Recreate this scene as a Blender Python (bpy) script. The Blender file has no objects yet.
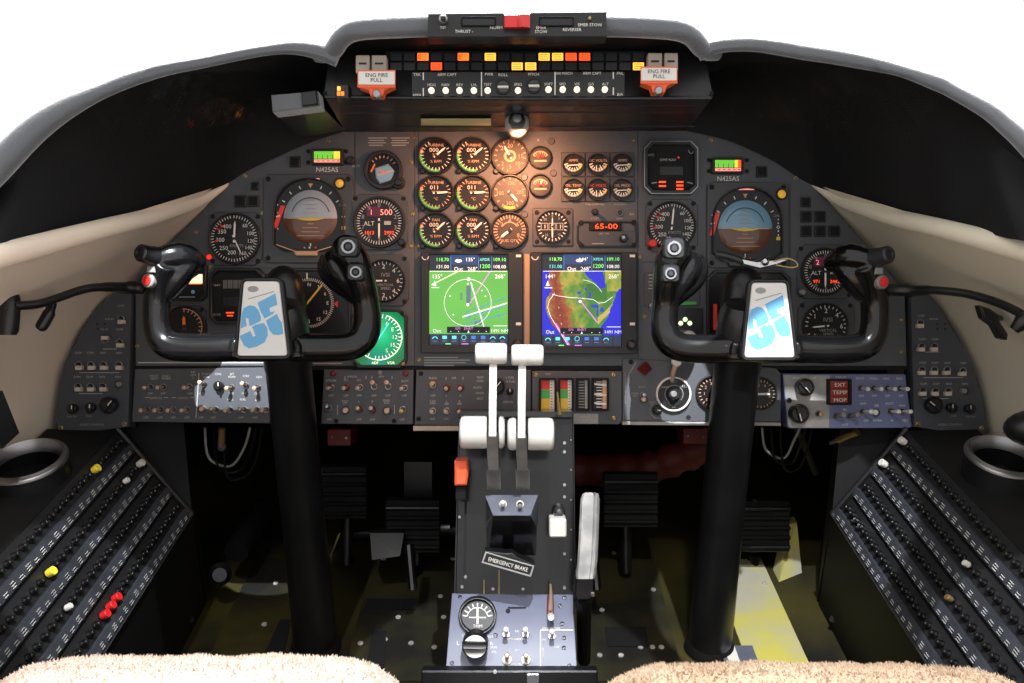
import bpy, math, random
from mathutils import Vector, Matrix, noise
random.seed(7)
sc = bpy.context.scene
PITCH, F, D, EYE = math.radians(20), 900.0, 1.395, 1.0
COS, SIN = math.cos(PITCH), math.sin(PITCH)
# the instrument panel is tilted 20 degrees; TF takes panel-aligned coordinates to the world
TF = Matrix.Translation((0, 0, EYE)) @ Matrix.Rotation(math.radians(90) - PITCH, 4, 'X')
TFI = TF.inverted()

# ------------------------------------------------------------------ camera, sky, lights, exposure
cam = bpy.data.cameras.new('camera')
cam.sensor_width = 36
cam.lens = F / 1024 * 36
cam.clip_start = .02
camo = bpy.data.objects.new('camera', cam)
sc.collection.objects.link(camo)
camo.matrix_world = TF
sc.camera = camo
sc.view_settings.view_transform = 'Standard'
sc.view_settings.look = 'None'
sc.view_settings.gamma = 1
sc.view_settings.use_curve_mapping = False
sc.view_settings.exposure = 0.0
world = bpy.data.worlds.new('overcast_sky')
sc.world = world
world.use_nodes = True
bg = world.node_tree.nodes['Background']
bg.inputs[0].default_value = (1.0, 0.99, 0.985, 1)
bg.inputs[1].default_value = 1.15

def lamp(name, kind, loc, aim, energy, col, size, spot=60, blend=.15):
    l = bpy.data.lights.new(name, kind)
    l.energy = energy
    l.color = col
    if kind == 'SPOT':
        l.spot_size = math.radians(spot)
        l.spot_blend = blend
    l.shadow_soft_size = size
    o = bpy.data.objects.new(name, l)
    sc.collection.objects.link(o)
    o.location = loc
    o.rotation_euler = (Vector(aim) - Vector(loc)).to_track_quat('-Z', 'Y').to_euler()
    return o

# daylight coming over the nose through the windscreen
sun = bpy.data.lights.new('daylight', 'SUN')
sun.energy = 15
sun.angle = math.radians(50)
suno = bpy.data.objects.new('daylight', sun)
sc.collection.objects.link(suno)
suno.rotation_euler = (Vector((0, .9, 0)) - Vector((.1, 2.2, 1.0))).to_track_quat('-Z', 'Y').to_euler()
# added overhead spots, aimed to make light pools on panels, floor and consoles
COOL = (.90, .94, 1)
lamp('added_patch_spot', 'SPOT', (-.41, .82, 1.243), TF @ Vector((-.437, -.088, -1.39)), 130, COOL, .003, 10.5, .05)
lamp('added_patch_spot', 'SPOT', (.232, .85, 1.325), TF @ Vector((.243, -.085, -1.39)), 130, COOL, .003, 8, .05)
lamp('added_patch_spot', 'SPOT', (.06, .70, 1.45), (.0, 1.05, .24), 68, COOL, .006, 20, .10)
lamp('added_patch_spot', 'SPOT', (.30, .62, 1.45), (.46, 1.33, 0), 95, COOL, .006, 15, .05)
lamp('added_patch_spot', 'SPOT', (-.14, .55, 1.45), (-.535, .96, .30), 75, COOL, .004, 10, .08)
lamp('added_patch_spot', 'SPOT', (.14, .50, 1.45), (.575, .86, .31), 80, COOL, .004, 9, .08)
lamp('added_seat_spot', 'SPOT', (-.36, .40, 1.5), (-.36, .75, .4), 26, (1, .97, .94), .02, 42, .3)  # added wide spots that lighten the seats
lamp('added_seat_spot', 'SPOT', (.16, .40, 1.5), (.36, .80, .4), 24, (1, .95, .9), .02, 42, .3)

# ------------------------------------------------------------------ materials
def lin(c):
    c = c / 255
    return c / 12.92 if c <= .04045 else ((c + .055) / 1.055) ** 2.4
def L3(rgb): return tuple(lin(c) for c in rgb) + (1,)
M = {}
def mat(name, rgb, rough=.5, metal=0, bump=0, scale=300, var=0, vscale=6, emit=0, coat=0, rgb2=None, spec=.5):
    m = bpy.data.materials.new(name)
    m.use_nodes = True
    nt = m.node_tree
    p = nt.nodes['Principled BSDF']
    p.inputs['Base Color'].default_value = L3(rgb)
    p.inputs['Roughness'].default_value = rough
    p.inputs['Metallic'].default_value = metal
    p.inputs['Specular IOR Level'].default_value = spec
    if coat:
        p.inputs['Coat Weight'].default_value = coat
        p.inputs['Coat Roughness'].default_value = .06
    if emit:
        p.inputs['Emission Color'].default_value = L3(rgb)
        p.inputs['Emission Strength'].default_value = emit
    tc = nt.nodes.new('ShaderNodeTexCoord')
    if var:
        n = nt.nodes.new('ShaderNodeTexNoise')
        n.inputs['Scale'].default_value = vscale
        n.inputs['Detail'].default_value = 8
        nt.links.new(tc.outputs['Object'], n.inputs['Vector'])
        r = nt.nodes.new('ShaderNodeValToRGB')
        r.color_ramp.elements[0].position = .38
        r.color_ramp.elements[1].position = .66
        c1 = L3(rgb)
        c2 = L3(rgb2) if rgb2 else tuple(min(1, x * (1 + var)) for x in c1[:3]) + (1,)
        r.color_ramp.elements[0].color = c1
        r.color_ramp.elements[1].color = c2
        nt.links.new(n.outputs['Fac'], r.inputs['Fac'])
        nt.links.new(r.outputs['Color'], p.inputs['Base Color'])
    if bump:
        n = nt.nodes.new('ShaderNodeTexNoise')
        n.inputs['Scale'].default_value = scale
        n.inputs['Detail'].default_value = 4
        nt.links.new(tc.outputs['Object'], n.inputs['Vector'])
        b = nt.nodes.new('ShaderNodeBump')
        b.inputs['Strength'].default_value = bump
        b.inputs['Distance'].default_value = .002
        nt.links.new(n.outputs['Fac'], b.inputs['Height'])
        nt.links.new(b.outputs['Normal'], p.inputs['Normal'])
    M[name] = m
    return m
mat('panel_grey', (70, 72, 76), .5, var=.25, vscale=9, bump=.15, scale=500)
mat('subpanel_grey', (66, 68, 73), .48, var=.2, vscale=12, bump=.1, scale=500)
mat('side_grey', (60, 63, 69), .5, var=.2, vscale=12)
mat('blue_grey', (96, 102, 138), .4, var=.25, vscale=14)
mat('bezel_black', (27, 27, 28), .42, bump=.1, scale=700)
mat('bezel_grey', (62, 63, 66), .45)
mat('dial_black', (19, 18, 19), .4, coat=.15, spec=.3)
mat('dial_grey', (40, 40, 42), .42, coat=.15, spec=.3)
mat('soft_black', (17, 17, 18), .75, var=.6, vscale=8, bump=.4, scale=260, spec=.25)
mat('matt_black', (15, 15, 16), .66, spec=.25)
mat('deep_black', (9, 9, 10), .8)
mat('gloss_black', (12, 12, 13), .2, coat=.3, var=.5, vscale=20, spec=.35)
mat('satin_black', (18, 18, 19), .34, var=.5, vscale=16, bump=.08, scale=120)
mat('leather_black', (80, 83, 89), .46, bump=.4, scale=330, spec=.8)
for k_, v_ in (('Sheen Weight', .8), ('Sheen Roughness', .45)):
    M['leather_black'].node_tree.nodes['Principled BSDF'].inputs[k_].default_value = v_
mat('stitch_grey', (110, 112, 116), .7)
mat('mark_white', (226, 222, 212), .6)
mat('mark_grey', (150, 150, 148), .6)
mat('mark_dim', (176, 174, 168), .6)
mat('mark_yellow', (222, 190, 70), .6)
mat('mark_red', (214, 52, 44), .55)
mat('mark_green', (70, 170, 84), .55)
mat('mark_tan', (206, 160, 124), .6)
mat('mark_blue', (100, 170, 216), .5, coat=.4)
mat('needle_white', (240, 236, 226), .5)
mat('needle_red', (236, 62, 44), .5)
mat('needle_orange', (240, 120, 40), .5)
mat('chrome', (190, 190, 192), .2, 1)
mat('steel', (150, 150, 152), .35, 1, var=.2)
mat('dark_steel', (70, 70, 72), .4, 1)
mat('brass', (176, 148, 96), .4, .8)
mat('bronze_lever', (188, 164, 140), .4, .35)
mat('knob_black', (18, 18, 19), .38)
mat('knob_grey', (120, 118, 116), .4)
mat('white_plastic', (212, 208, 201), .32, coat=.3)
mat('worn_white', (205, 203, 198), .35, var=.3, rgb2=(150, 150, 150), vscale=30)
mat('lever_grey', (148, 146, 142), .5, var=.3, vscale=40)
mat('badge_white', (222, 220, 217), .3, coat=.5)
mat('cream', (230, 212, 193), .6, bump=.15, scale=150, var=.08, vscale=3)
mat('cream_cool', (214, 205, 184), .6, bump=.15, scale=150, var=.08, vscale=3)
mat('beige_cap', (190, 178, 164), .5, bump=.1)
mat('label_cream', (196, 186, 140), .6)
mat('orange_paint', (226, 92, 44), .45)
mat('orange_plastic', (238, 92, 52), .35, coat=.3)
mat('red_plastic', (214, 36, 36), .35, coat=.3)
mat('display_red', (150, 20, 26), .35, coat=.3)
mat('dark_red', (100, 20, 16), .5)
mat('red_duct', (84, 24, 14), .6, bump=.6, scale=60, var=.8, vscale=14)
mat('yellow_plastic', (236, 214, 60), .45)
mat('sheepskin', (226, 207, 194), .95, bump=.9, scale=160, var=.0, spec=.1)
mat('sheepskin_tan', (208, 187, 164), .95, bump=.9, scale=160, var=.3, vscale=14, rgb2=(190, 166, 142), spec=.1)
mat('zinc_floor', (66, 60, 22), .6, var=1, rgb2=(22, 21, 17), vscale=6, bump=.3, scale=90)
mat('zinc_bright_lit', (206, 196, 92), .6, var=1, rgb2=(186, 182, 160), vscale=12)  # bright copy of the floor primer; paints lit floor into the plate
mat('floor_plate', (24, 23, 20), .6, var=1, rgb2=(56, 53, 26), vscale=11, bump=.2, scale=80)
mat('label_strip', (92, 95, 106), .45, var=.3, vscale=30)
mat('strip_grey', (54, 56, 62), .45, var=.4, vscale=30)
mat('breaker_plate', (26, 26, 27), .5)
mat('ped_panel', (98, 102, 122), .42, var=.15, vscale=20)
mat('copper_glow', (54, 43, 37), .5)  # warm lamp glow put into the base colour of dials and bezel
mat('sky_blue', (116, 156, 182), .5, coat=.6)
mat('sky_grey', (158, 168, 176), .5, coat=.6)
mat('ground_brown', (96, 54, 30), .5, coat=.6)
mat('lcd_grey', (104, 108, 92), .4, coat=.5)
mat('gold_strip', (176, 146, 118), .5)
mat('em_amber', (255, 178, 62), .5, emit=1.6)
mat('em_orange', (255, 116, 30), .5, emit=1.5)
mat('em_red', (240, 40, 24), .5, emit=1.3)
mat('em_redorange', (255, 74, 24), .5, emit=1.6)
mat('em_green', (110, 200, 60), .5, emit=.75)
mat('em_yellow', (240, 206, 60), .5, emit=1.0)
mat('em_white', (255, 232, 200), .5, emit=1.0)
mat('em_pink', (255, 150, 140), .5, emit=.9)
mat('em_magenta', (70, 8, 34), .5, emit=.6)
mat('em_lime', (220, 255, 190), .5, emit=1.4)
mat('em_cyan', (90, 220, 230), .5, emit=.9)
mat('em_blue', (60, 120, 220), .5, emit=.7)
mat('em_navy', (16, 30, 62), .5, emit=.9)
mat('em_mapgreen', (120, 206, 78), .5, emit=.85)
mat('em_screenwhite', (225, 235, 240), .5, emit=.8)
mat('em_violet', (190, 120, 210), .5, emit=.9)
mat('em_textgreen', (110, 235, 110), .5, emit=.95)
mat('em_teal', (26, 190, 120), .5, emit=.75, var=.0)
mat('em_dimamber', (200, 150, 50), .5, emit=.6)

def attr_emission(name, s):
    m = bpy.data.materials.new(name)
    m.use_nodes = True
    nt = m.node_tree
    p = nt.nodes['Principled BSDF']
    a = nt.nodes.new('ShaderNodeVertexColor')
    a.layer_name = 'Col'
    p.inputs['Base Color'].default_value = (.01, .01, .01, 1)
    p.inputs['Roughness'].default_value = .2
    nt.links.new(a.outputs['Color'], p.inputs['Emission Color'])
    p.inputs['Emission Strength'].default_value = s
    M[name] = m
attr_emission('screen_pixels', .95)
g = bpy.data.materials.new('glass_pane')
g.use_nodes = True
nt = g.node_tree
nt.nodes.clear()
out = nt.nodes.new('ShaderNodeOutputMaterial')
mx = nt.nodes.new('ShaderNodeMixShader')
tr = nt.nodes.new('ShaderNodeBsdfTransparent')
tr.inputs[0].default_value = (.98, .99, .99, 1)
gl = nt.nodes.new('ShaderNodeBsdfGlossy')
gl.inputs['Roughness'].default_value = .02
fr = nt.nodes.new('ShaderNodeFresnel')
fr.inputs[0].default_value = 1.2
nt.links.new(fr.outputs[0], mx.inputs[0])
nt.links.new(tr.outputs[0], mx.inputs[1])
nt.links.new(gl.outputs[0], mx.inputs[2])
nt.links.new(mx.outputs[0], out.inputs[0])
M['glass_pane'] = g

# ------------------------------------------------------------------ geometry helpers (panel-aligned coordinates, metres)
def pt(u, v, d): return Vector(((u - 512) / F * d, (341.5 - v) / F * d, -d))
def W(x, y, z): return TFI @ Vector((x, y, z))
def rrect(u0, v0, u1, v1, r, n=5):
    r = min(r, (u1 - u0) / 2, (v1 - v0) / 2)
    o = []
    for cx, cy, a in ((u1 - r, v0 + r, -90), (u1 - r, v1 - r, 0), (u0 + r, v1 - r, 90), (u0 + r, v0 + r, 180)):
        for i in range(n + 1):
            t = math.radians(a + 90 * i / n)
            o.append((cx + r * math.cos(t), cy + r * math.sin(t)))
    return o
def octo(u0, v0, u1, v1, c):
    return [(u0 + c, v0), (u1 - c, v0), (u1, v0 + c), (u1, v1 - c), (u1 - c, v1), (u0 + c, v1), (u0, v1 - c), (u0, v0 + c)]
def circ(u, v, r, n=32): return [(u + r * math.cos(6.28318 * i / n), v + r * math.sin(6.28318 * i / n)) for i in range(n)]
def pol(u, v, r, deg):
    a = math.radians(deg)
    return (u + r * math.sin(a), v - r * math.cos(a))
_glyph = {}
def glyphs(s):
    if s not in _glyph:
        cu = bpy.data.curves.new('tmp', 'FONT')
        cu.body = s
        cu.resolution_u = 2
        ob = bpy.data.objects.new('tmp', cu)
        me = ob.to_mesh()
        vs = [tuple(x.co) for x in me.vertices]
        fs = [tuple(p.vertices) for p in me.polygons]
        ob.to_mesh_clear()
        bpy.data.objects.remove(ob)
        bpy.data.curves.remove(cu)
        w = max([x[0] for x in vs] or [1])
        _glyph[s] = (vs, fs, w)
    return _glyph[s]

class MB:
    def __init__(s):
        s.v, s.f, s.m, s.names = [], [], [], []
    def mi(s, name):
        if name not in s.names: s.names.append(name)
        return s.names.index(name)
    def add(s, vs, fs, m):
        b = len(s.v)
        k = s.mi(m)
        s.v.extend(Vector(x) for x in vs)
        for f in fs:
            s.f.append(tuple(i + b for i in f))
            s.m.append(k)
        return s
    @staticmethod
    def ccw(p):
        a = sum(p[i][0] * p[(i + 1) % len(p)][1] - p[(i + 1) % len(p)][0] * p[i][1] for i in range(len(p)))
        return list(p) if a < 0 else list(reversed(p))          # v runs downwards
    @staticmethod
    def inset(p, c):
        n = len(p)
        o = []
        for i in range(n):
            a, b, e = Vector(p[i - 1]), Vector(p[i]), Vector(p[(i + 1) % n])
            d1, d2 = (b - a), (e - b)
            if d1.length < 1e-9 or d2.length < 1e-9:
                o.append(tuple(b)); continue
            d1.normalize(); d2.normalize()
            n1, n2 = Vector((d1.y, -d1.x)), Vector((d2.y, -d2.x))
            k = n1 + n2
            if k.length < 1e-6: k = n1
            k.normalize()
            o.append(tuple(b + k * (c / max(.5, k.dot(n1)))))
        return o
    def prism(s, p, d0, d1, m, c=0, mf=None):
        """outline p extruded from its front at depth d0 back to d1, c = chamfer"""
        p = s.ccw(p)
        n = len(p)
        k = d0 / F
        P = [((u - 512) * k, (341.5 - v) * k) for u, v in p]
        rings = []
        if c:
            q = s.inset(p, c)
            rings.append([((u - 512) * k, (341.5 - v) * k, -d0) for u, v in q])
            rings.append([(x, y, -d0 - c * k) for x, y in P])
        else:
            rings.append([(x, y, -d0) for x, y in P])
        rings.append([(x, y, -d1) for x, y in P])
        vs = sum(rings, [])
        s.add(vs, [tuple(range(n))], mf or m)
        b = len(s.v) - len(vs)
        km = s.mi(m)
        for r in range(len(rings) - 1):
            for i in range(n):
                j = (i + 1) % n
                s.f.append((b + r * n + i, b + r * n + n + i, b + r * n + n + j, b + r * n + j))
                s.m.append(km)
        return s
    def flat(s, p, d, m):
        p = s.ccw(p)
        return s.add([pt(u, v, d) for u, v in p], [tuple(range(len(p)))], m)
    def cyl(s, u, v, r, d0, d1, m, c=0, n=24, mf=None): return s.prism(circ(u, v, r, n), d0, d1, m, c, mf)
    def disc(s, u, v, r, d, m, n=32): return s.flat(circ(u, v, r, n), d, m)
    def box(s, u0, v0, u1, v1, d0, d1, m, c=0, mf=None): return s.prism([(u0, v0), (u1, v0), (u1, v1), (u0, v1)], d0, d1, m, c, mf)
    def frame(s, outer, inner, d0, d1, m, c=.6, din=None):
        """a border between two outlines with the same number of points"""
        o, i_ = s.ccw(outer), s.ccw(inner)
        n = len(o)
        k = d0 / F
        X = lambda q, d: [((u - 512) * k, (341.5 - v) * k, -d) for u, v in q]
        oi, ii = s.inset(o, c), s.inset(i_, -c)
        rings = [X(o, d1), X(o, d0 + c * k), X(oi, d0), X(ii, d0), X(i_, d0 + c * k), X(i_, din or d1)]
        vs = sum(rings, [])
        fs = []
        for r in range(5):
            for a in range(n):
                b = (a + 1) % n
                fs.append((r * n + a, r * n + b, r * n + n + b, r * n + n + a))
        return s.add(vs, fs, m)
    def ring(s, u, v, ri, ro, d0, d1, m, c=.6, n=36, din=None): return s.frame(circ(u, v, ro, n), circ(u, v, ri, n), d0, d1, m, c, din)
    def arc(s, u, v, ri, ro, a0, a1, d, m, n=0):
        n = n or max(2, int(abs(a1 - a0) / 10))
        vs, fs = [], []
        for i in range(n + 1):
            a = a0 + (a1 - a0) * i / n
            vs += [pt(*pol(u, v, ri, a), d), pt(*pol(u, v, ro, a), d)]
        for i in range(n): fs.append((2 * i, 2 * i + 2, 2 * i + 3, 2 * i + 1))
        if (a1 > a0): fs = [tuple(reversed(f)) for f in fs]
        return s.add(vs, [tuple(reversed(f)) for f in fs] if False else fs, m)
    def line(s, u0, v0, u1, v1, w, d, m):
        a = Vector((u1 - u0, v1 - v0))
        if a.length < 1e-9: return s
        a.normalize()
        n = Vector((-a.y, a.x)) * (w / 2)
        return s.flat([(u0 + n.x, v0 + n.y), (u1 + n.x, v1 + n.y), (u1 - n.x, v1 - n.y), (u0 - n.x, v0 - n.y)], d, m)
    def ticks(s, u, v, ri, ro, a0, a1, n, w, d, m):
        for i in range(n):
            a = a0 + (a1 - a0) * i / max(1, n - 1)
            s.line(*pol(u, v, ri, a), *pol(u, v, ro, a), w, d, m)
        return s
    def text(s, t, u, v, h, d, m, al='C', rot=0, wide=1.0):
        vs, fs, w = glyphs(t)
        k = h / .7
        off = {'C': -w / 2, 'L': 0, 'R': -w}[al]
        cr, sr = math.cos(math.radians(rot)), math.sin(math.radians(rot))
        o = []
        for x, y, z in vs:
            X, Y = (x + off) * k * wide, (y - .35) * k
            o.append(pt(u + X * cr - Y * sr, v - (X * sr + Y * cr), d))
        return s.add(o, fs, m)
    def circle_text(s, items, u, v, r, h, d, m):
        for a, t in items: s.text(t, *pol(u, v, r, a), h, d, m)
        return s
    def screw(s, u, v, r, d, m='brass'):
        s.cyl(u, v, r, d - .0012, d + .001, m, r * .25, 10)
        a = random.uniform(0, 180)
        s.line(*pol(u, v, r * .7, a), *pol(u, v, -r * .7, a), r * .3, d - .0013, 'deep_black')
        return s
    def tube(s, P, rad, m, n=10, caps=True, sx=1, sy=1, closed=False):
        P = [Vector(p) for p in P]
        k = len(P)
        R = rad if isinstance(rad, (list, tuple)) else [rad] * k
        up = None
        vs, fs = [], []
        for i in range(k):
            t = (P[(i + 1) % k] - P[i - 1]) if closed else (P[min(i + 1, k - 1)] - P[max(i - 1, 0)])
            t.normalize()
            if up is None:
                up = Vector((0, 0, 1)) if abs(t.z) < .9 else Vector((0, 1, 0))
            b = t.cross(up)
            b.normalize()
            up = b.cross(t)
            for j in range(n):
                a = 6.283185 * j / n
                vs.append(P[i] + b * (math.cos(a) * R[i] * sx) + up * (math.sin(a) * R[i] * sy))
        for i in range(k if closed else k - 1):
            q = (i + 1) % k
            for j in range(n):
                l = (j + 1) % n
                fs.append((i * n + j, i * n + l, q * n + l, q * n + j))
        if caps and not closed:
            fs.append(tuple(reversed(range(n))))
            fs.append(tuple(range((k - 1) * n, k * n)))
        return s.add(vs, fs, m)
    def lathe(s, prof, c, ax, m, n=20):
        c, ax = Vector(c), Vector(ax).normalized()
        t = Vector((0, 1, 0)) if abs(ax.y) < .9 else Vector((1, 0, 0))
        b = ax.cross(t).normalized()
        e = ax.cross(b)
        vs, fs = [], []
        for r, z in prof:
            for j in range(n):
                a = 6.283185 * j / n
                vs.append(c + ax * z + (b * math.cos(a) + e * math.sin(a)) * r)
        for i in range(len(prof) - 1):
            for j in range(n):
                l = (j + 1) % n
                fs.append((i * n + j, i * n + l, i * n + n + l, i * n + n + j))
        fs.append(tuple(reversed(range(n))))
        fs.append(tuple(range((len(prof) - 1) * n, len(prof) * n)))
        return s.add(vs, fs, m)
    def ball(s, c, r, m, n=16, k=10):
        rx, ry, rz = r if isinstance(r, (list, tuple)) else (r, r, r)
        vs, fs = [], []
        for i in range(k + 1):
            t = math.pi * i / k
            for j in range(n):
                a = 6.283185 * j / n
                vs.append(Vector(c) + Vector((rx * math.sin(t) * math.cos(a), ry * math.cos(t), rz * math.sin(t) * math.sin(a))))
        for i in range(k):
            for j in range(n):
                l = (j + 1) % n
                fs.append((i * n + j, i * n + l, i * n + n + l, i * n + n + j))
        return s.add(vs, fs, m)
    def loft(s, rows, m, flip=False):
        n = len(rows[0])
        vs = [Vector(p) for r in rows for p in r]
        fs = []
        for i in range(len(rows) - 1):
            for j in range(n - 1):
                f = (i * n + j, i * n + j + 1, i * n + n + j + 1, i * n + n + j)
                fs.append(tuple(reversed(f)) if flip else f)
        return s.add(vs, fs, m)
    def hexa(s, a, b, m):
        """solid between quad a (four points) and quad b"""
        vs = [Vector(p) for p in list(a) + list(b)]
        return s.add(vs, [(0, 1, 2, 3), (7, 6, 5, 4), (0, 4, 5, 1), (1, 5, 6, 2), (2, 6, 7, 3), (3, 7, 4, 0)], m)
    def boxw(s, x0, y0, z0, x1, y1, z1, m):
        q = lambda z: [W(x0, y0, z), W(x1, y0, z), W(x1, y1, z), W(x0, y1, z)]
        return s.hexa(q(z1), q(z0), m)
    def mesh(s, name, org):
        me = bpy.data.meshes.new(name)
        me.from_pydata([v - org for v in s.v], [], s.f)
        for n in s.names: me.materials.append(M[n])
        me.polygons.foreach_set('material_index', s.m)
        me.polygons.foreach_set('use_smooth', [True] * len(s.f))
        me.update()
        me.set_sharp_from_angle(angle=math.radians(32))
        return me

ORG = {}
def thing(name, label, cat, org, group=None):
    o = bpy.data.objects.new(name, None)
    o.empty_display_size = .02
    sc.collection.objects.link(o)
    o.matrix_world = TF @ Matrix.Translation(org)
    o['label'] = label
    o['category'] = cat
    if group: o['group'] = group
    ORG[o.name] = Vector(org)
    return o
def part(name, mb, parent, label=None):
    org = ORG[parent.name]
    o = bpy.data.objects.new(name, mb.mesh(name, org))
    sc.collection.objects.link(o)
    o.parent = parent
    ORG[o.name] = org
    if label: o['label'] = label
    return o
def solo(name, mb, label, cat, org=None, group=None):
    org = Vector(org) if org is not None else sum(mb.v, Vector()) / len(mb.v)
    o = bpy.data.objects.new(name, mb.mesh(name, org))
    sc.collection.objects.link(o)
    o.matrix_world = TF @ Matrix.Translation(org)
    o['label'] = label
    o['category'] = cat
    if group: o['group'] = group
    ORG[o.name] = org
    return o
def struct(name, mb, label=None):
    o = solo(name, mb, label or name.replace('_', ' '), name.split('_')[0])
    o['kind'] = 'structure'
    return o
def lerp(a, b, t): return a + (b - a) * t
def smooth(P, k=6):
    """catmull-rom through the points"""
    P = [Vector(p) for p in P]
    o = []
    for i in range(len(P) - 1):
        a, b, c, d = P[max(i - 1, 0)], P[i], P[i + 1], P[min(i + 2, len(P) - 1)]
        for j in range(k):
            t = j / k
            o.append(.5 * ((2 * b) + (c - a) * t + (2 * a - 5 * b + 4 * c - d) * t * t + (3 * b - a - 3 * c + d) * t ** 3))
    o.append(P[-1])
    return o
# ------------------------------------------------------------------ the setting: floor, side walls, windscreen, footwell
MX = .0125                                                   # the cockpit's centre line in panel coordinates
def mir(p): return Vector((2 * MX - p[0], p[1], p[2]))
def mirror_mb(mb):
    o = MB()
    o.v = [mir(p) for p in mb.v]
    o.f = [tuple(reversed(f)) for f in mb.f]
    o.m, o.names = list(mb.m), list(mb.names)
    return o

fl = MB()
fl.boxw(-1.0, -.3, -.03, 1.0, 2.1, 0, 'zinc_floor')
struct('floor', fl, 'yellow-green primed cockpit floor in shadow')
fw = MB()
fw.boxw(-.76, 2.1, 0, .76, 2.14, .70, 'deep_black')
for i in range(7):
    x = -.72 + i * .235
    fw.boxw(x, 2.07, 0, x + .03, 2.1, .67, 'matt_black')
struct('wall_front', fw, 'dark bulkhead behind the rudder pedals')

# cream side wall: sections from the panel edge towards the seats, bottom to top
nz = MB()  # unseen covers added to stop daylight leaking in behind the panel
nz.boxw(-.76, 1.43, .68, .76, 2.1, .70, 'deep_black')
nz.boxw(-.42, 1.425, .84, .42, 2.1, .86, 'deep_black')
for s_ in (-1, 1):
    nz.hexa([W(s_ * .41, 1.43, .86), W(s_ * .41, 2.1, .86), W(s_ * .76, 2.1, .70), W(s_ * .76, 1.43, .70)], [W(s_ * .41, 1.43, .84), W(s_ * .41, 2.1, .84), W(s_ * .76, 2.1, .68), W(s_ * .76, 1.43, .68)], 'deep_black')
    nz.boxw(s_ * .75 - .01, 1.46, 0, s_ * .75 + .01, 2.1, .68, 'deep_black')
struct('ceiling', nz, 'black unseen cover added over the footwell to keep daylight out')
far = [pt(30, 640, 1.46), pt(50, 470, 1.43), pt(56, 417, 1.415), pt(64, 367, 1.413), pt(84, 327, 1.41), pt(109, 295, 1.405), pt(133, 272, 1.405), pt(178, 233, 1.405), pt(208, 206, 1.405), pt(226, 184, 1.40)]
mid = [W(-.72, .99, .0), W(-.73, .98, .3), W(-.735, .97, .42), W(-.73, .97, .50), W(-.715, .965, .56), W(-.69, .965, .61), W(-.655, .965, .65), W(-.62, .963, .69), W(-.59, .963, .72), W(-.565, .963, .752)]
near = [W(-.72, .0, .0), W(-.78, .0, .3), W(-.80, .0, .42), W(-.80, .0, .5), W(-.79, .0, .56), W(-.775, .0, .61), W(-.755, .0, .65), W(-.72, .0, .69), W(-.69, .0, .72), W(-.665, .0, .752)]
deep = [p + Vector((.04, .01, -.25)) for p in far]
def wall(side):
    w = MB()
    f = (lambda p: p) if side == 'left' else mir
    rows = [[f(p) for p in r] for r in (deep, far, mid, near)]
    m = 'cream' if side == 'left' else 'cream_cool'
    w.loft(rows, m)
    w.loft([[p + Vector((-.02 if side == 'left' else .02, 0, 0)) for p in r] for r in rows], m)
    struct('wall_' + side, w, 'cream trimmed side wall beside the %s seat' % side)
    t = MB()
    P = [f(pt(230, 182, 1.40)), f(pt(200, 201, 1.36)), f(pt(150, 217, 1.24)), f(pt(100, 229, 1.13)), f(pt(0, 256, .99)), f(W(-.58, .90, .75)), f(W(-.62, .5, .75)), f(W(-.665, 0, .75))]
    R_ = [x[0] for x in smooth([Vector((r, 0, 0)) for r in (.003, .0085, .0120, .0122, .0143, .0148, .015, .015)], 5)]
    t.tube(smooth(P, 5), R_, m, 14)
    struct('trim_1' if side == 'left' else 'trim_2', t, 'cream rounded sill ledge along the %s wall' % side)
wall('left')
wall('right')

# windscreen: two curved panes from the glareshield up over the seats
def pane(sx):
    g_ = MB()
    rows = []
    for i in range(9):
        a = i / 8
        y, z = lerp(1.62, .9, a), .86 + .62 * math.sin(a * 1.35) / math.sin(1.35)
        rows.append([W(sx * (.004 + j / 8 * lerp(.46, .66, a)), y - .55 * (j / 8) ** 2 * (1 - .4 * a), z - .10 * (j / 8) ** 2 * a) for j in range(9)])
    g_.loft(rows, 'glass_pane')
    return g_
struct('window_1', pane(-1), 'left windscreen pane against white daylight')
struct('window_2', pane(1), 'right windscreen pane against white daylight')

# ------------------------------------------------------------------ glareshield
ORG0 = pt(516, 60, 1.15)
gs = thing('glareshield', 'black leather padded glareshield arching over the whole instrument panel', 'glareshield', ORG0)
Lo = [(-60, 215, 262), (-25, 176, 206), (0, 150, 178), (34, 118, 143), (67, 98, 118), (101, 85, 99), (135, 72, 85), (168, 64, 75), (202, 58, 68), (240, 50, 60), (269, 45, 55), (293, 42, 54), (318, 44, 59), (338, 52, 67)]
Ro = [(1090, 190, 230), (1055, 160, 185), (1024, 133, 151), (1006, 118, 134), (987, 103, 118), (953, 85, 98), (936, 76, 90), (903, 66, 77), (870, 57, 70), (835, 50, 64), (802, 45, 59), (785, 42, 56), (751, 38, 51), (718, 40, 53), (698, 46, 61)]
def dep(u, left):
    x = (338 - u) / 338 if left else (u - 698) / 326
    return 1.155 - .155 * max(0, x) ** 1.25
Ll = [(u, (a + b) / 2, (b - a) / 2, dep(u, True)) for u, a, b in Lo]
Rl = [(u, (a + b) / 2, (b - a) / 2, dep(u, False)) for u, a, b in Ro]
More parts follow.
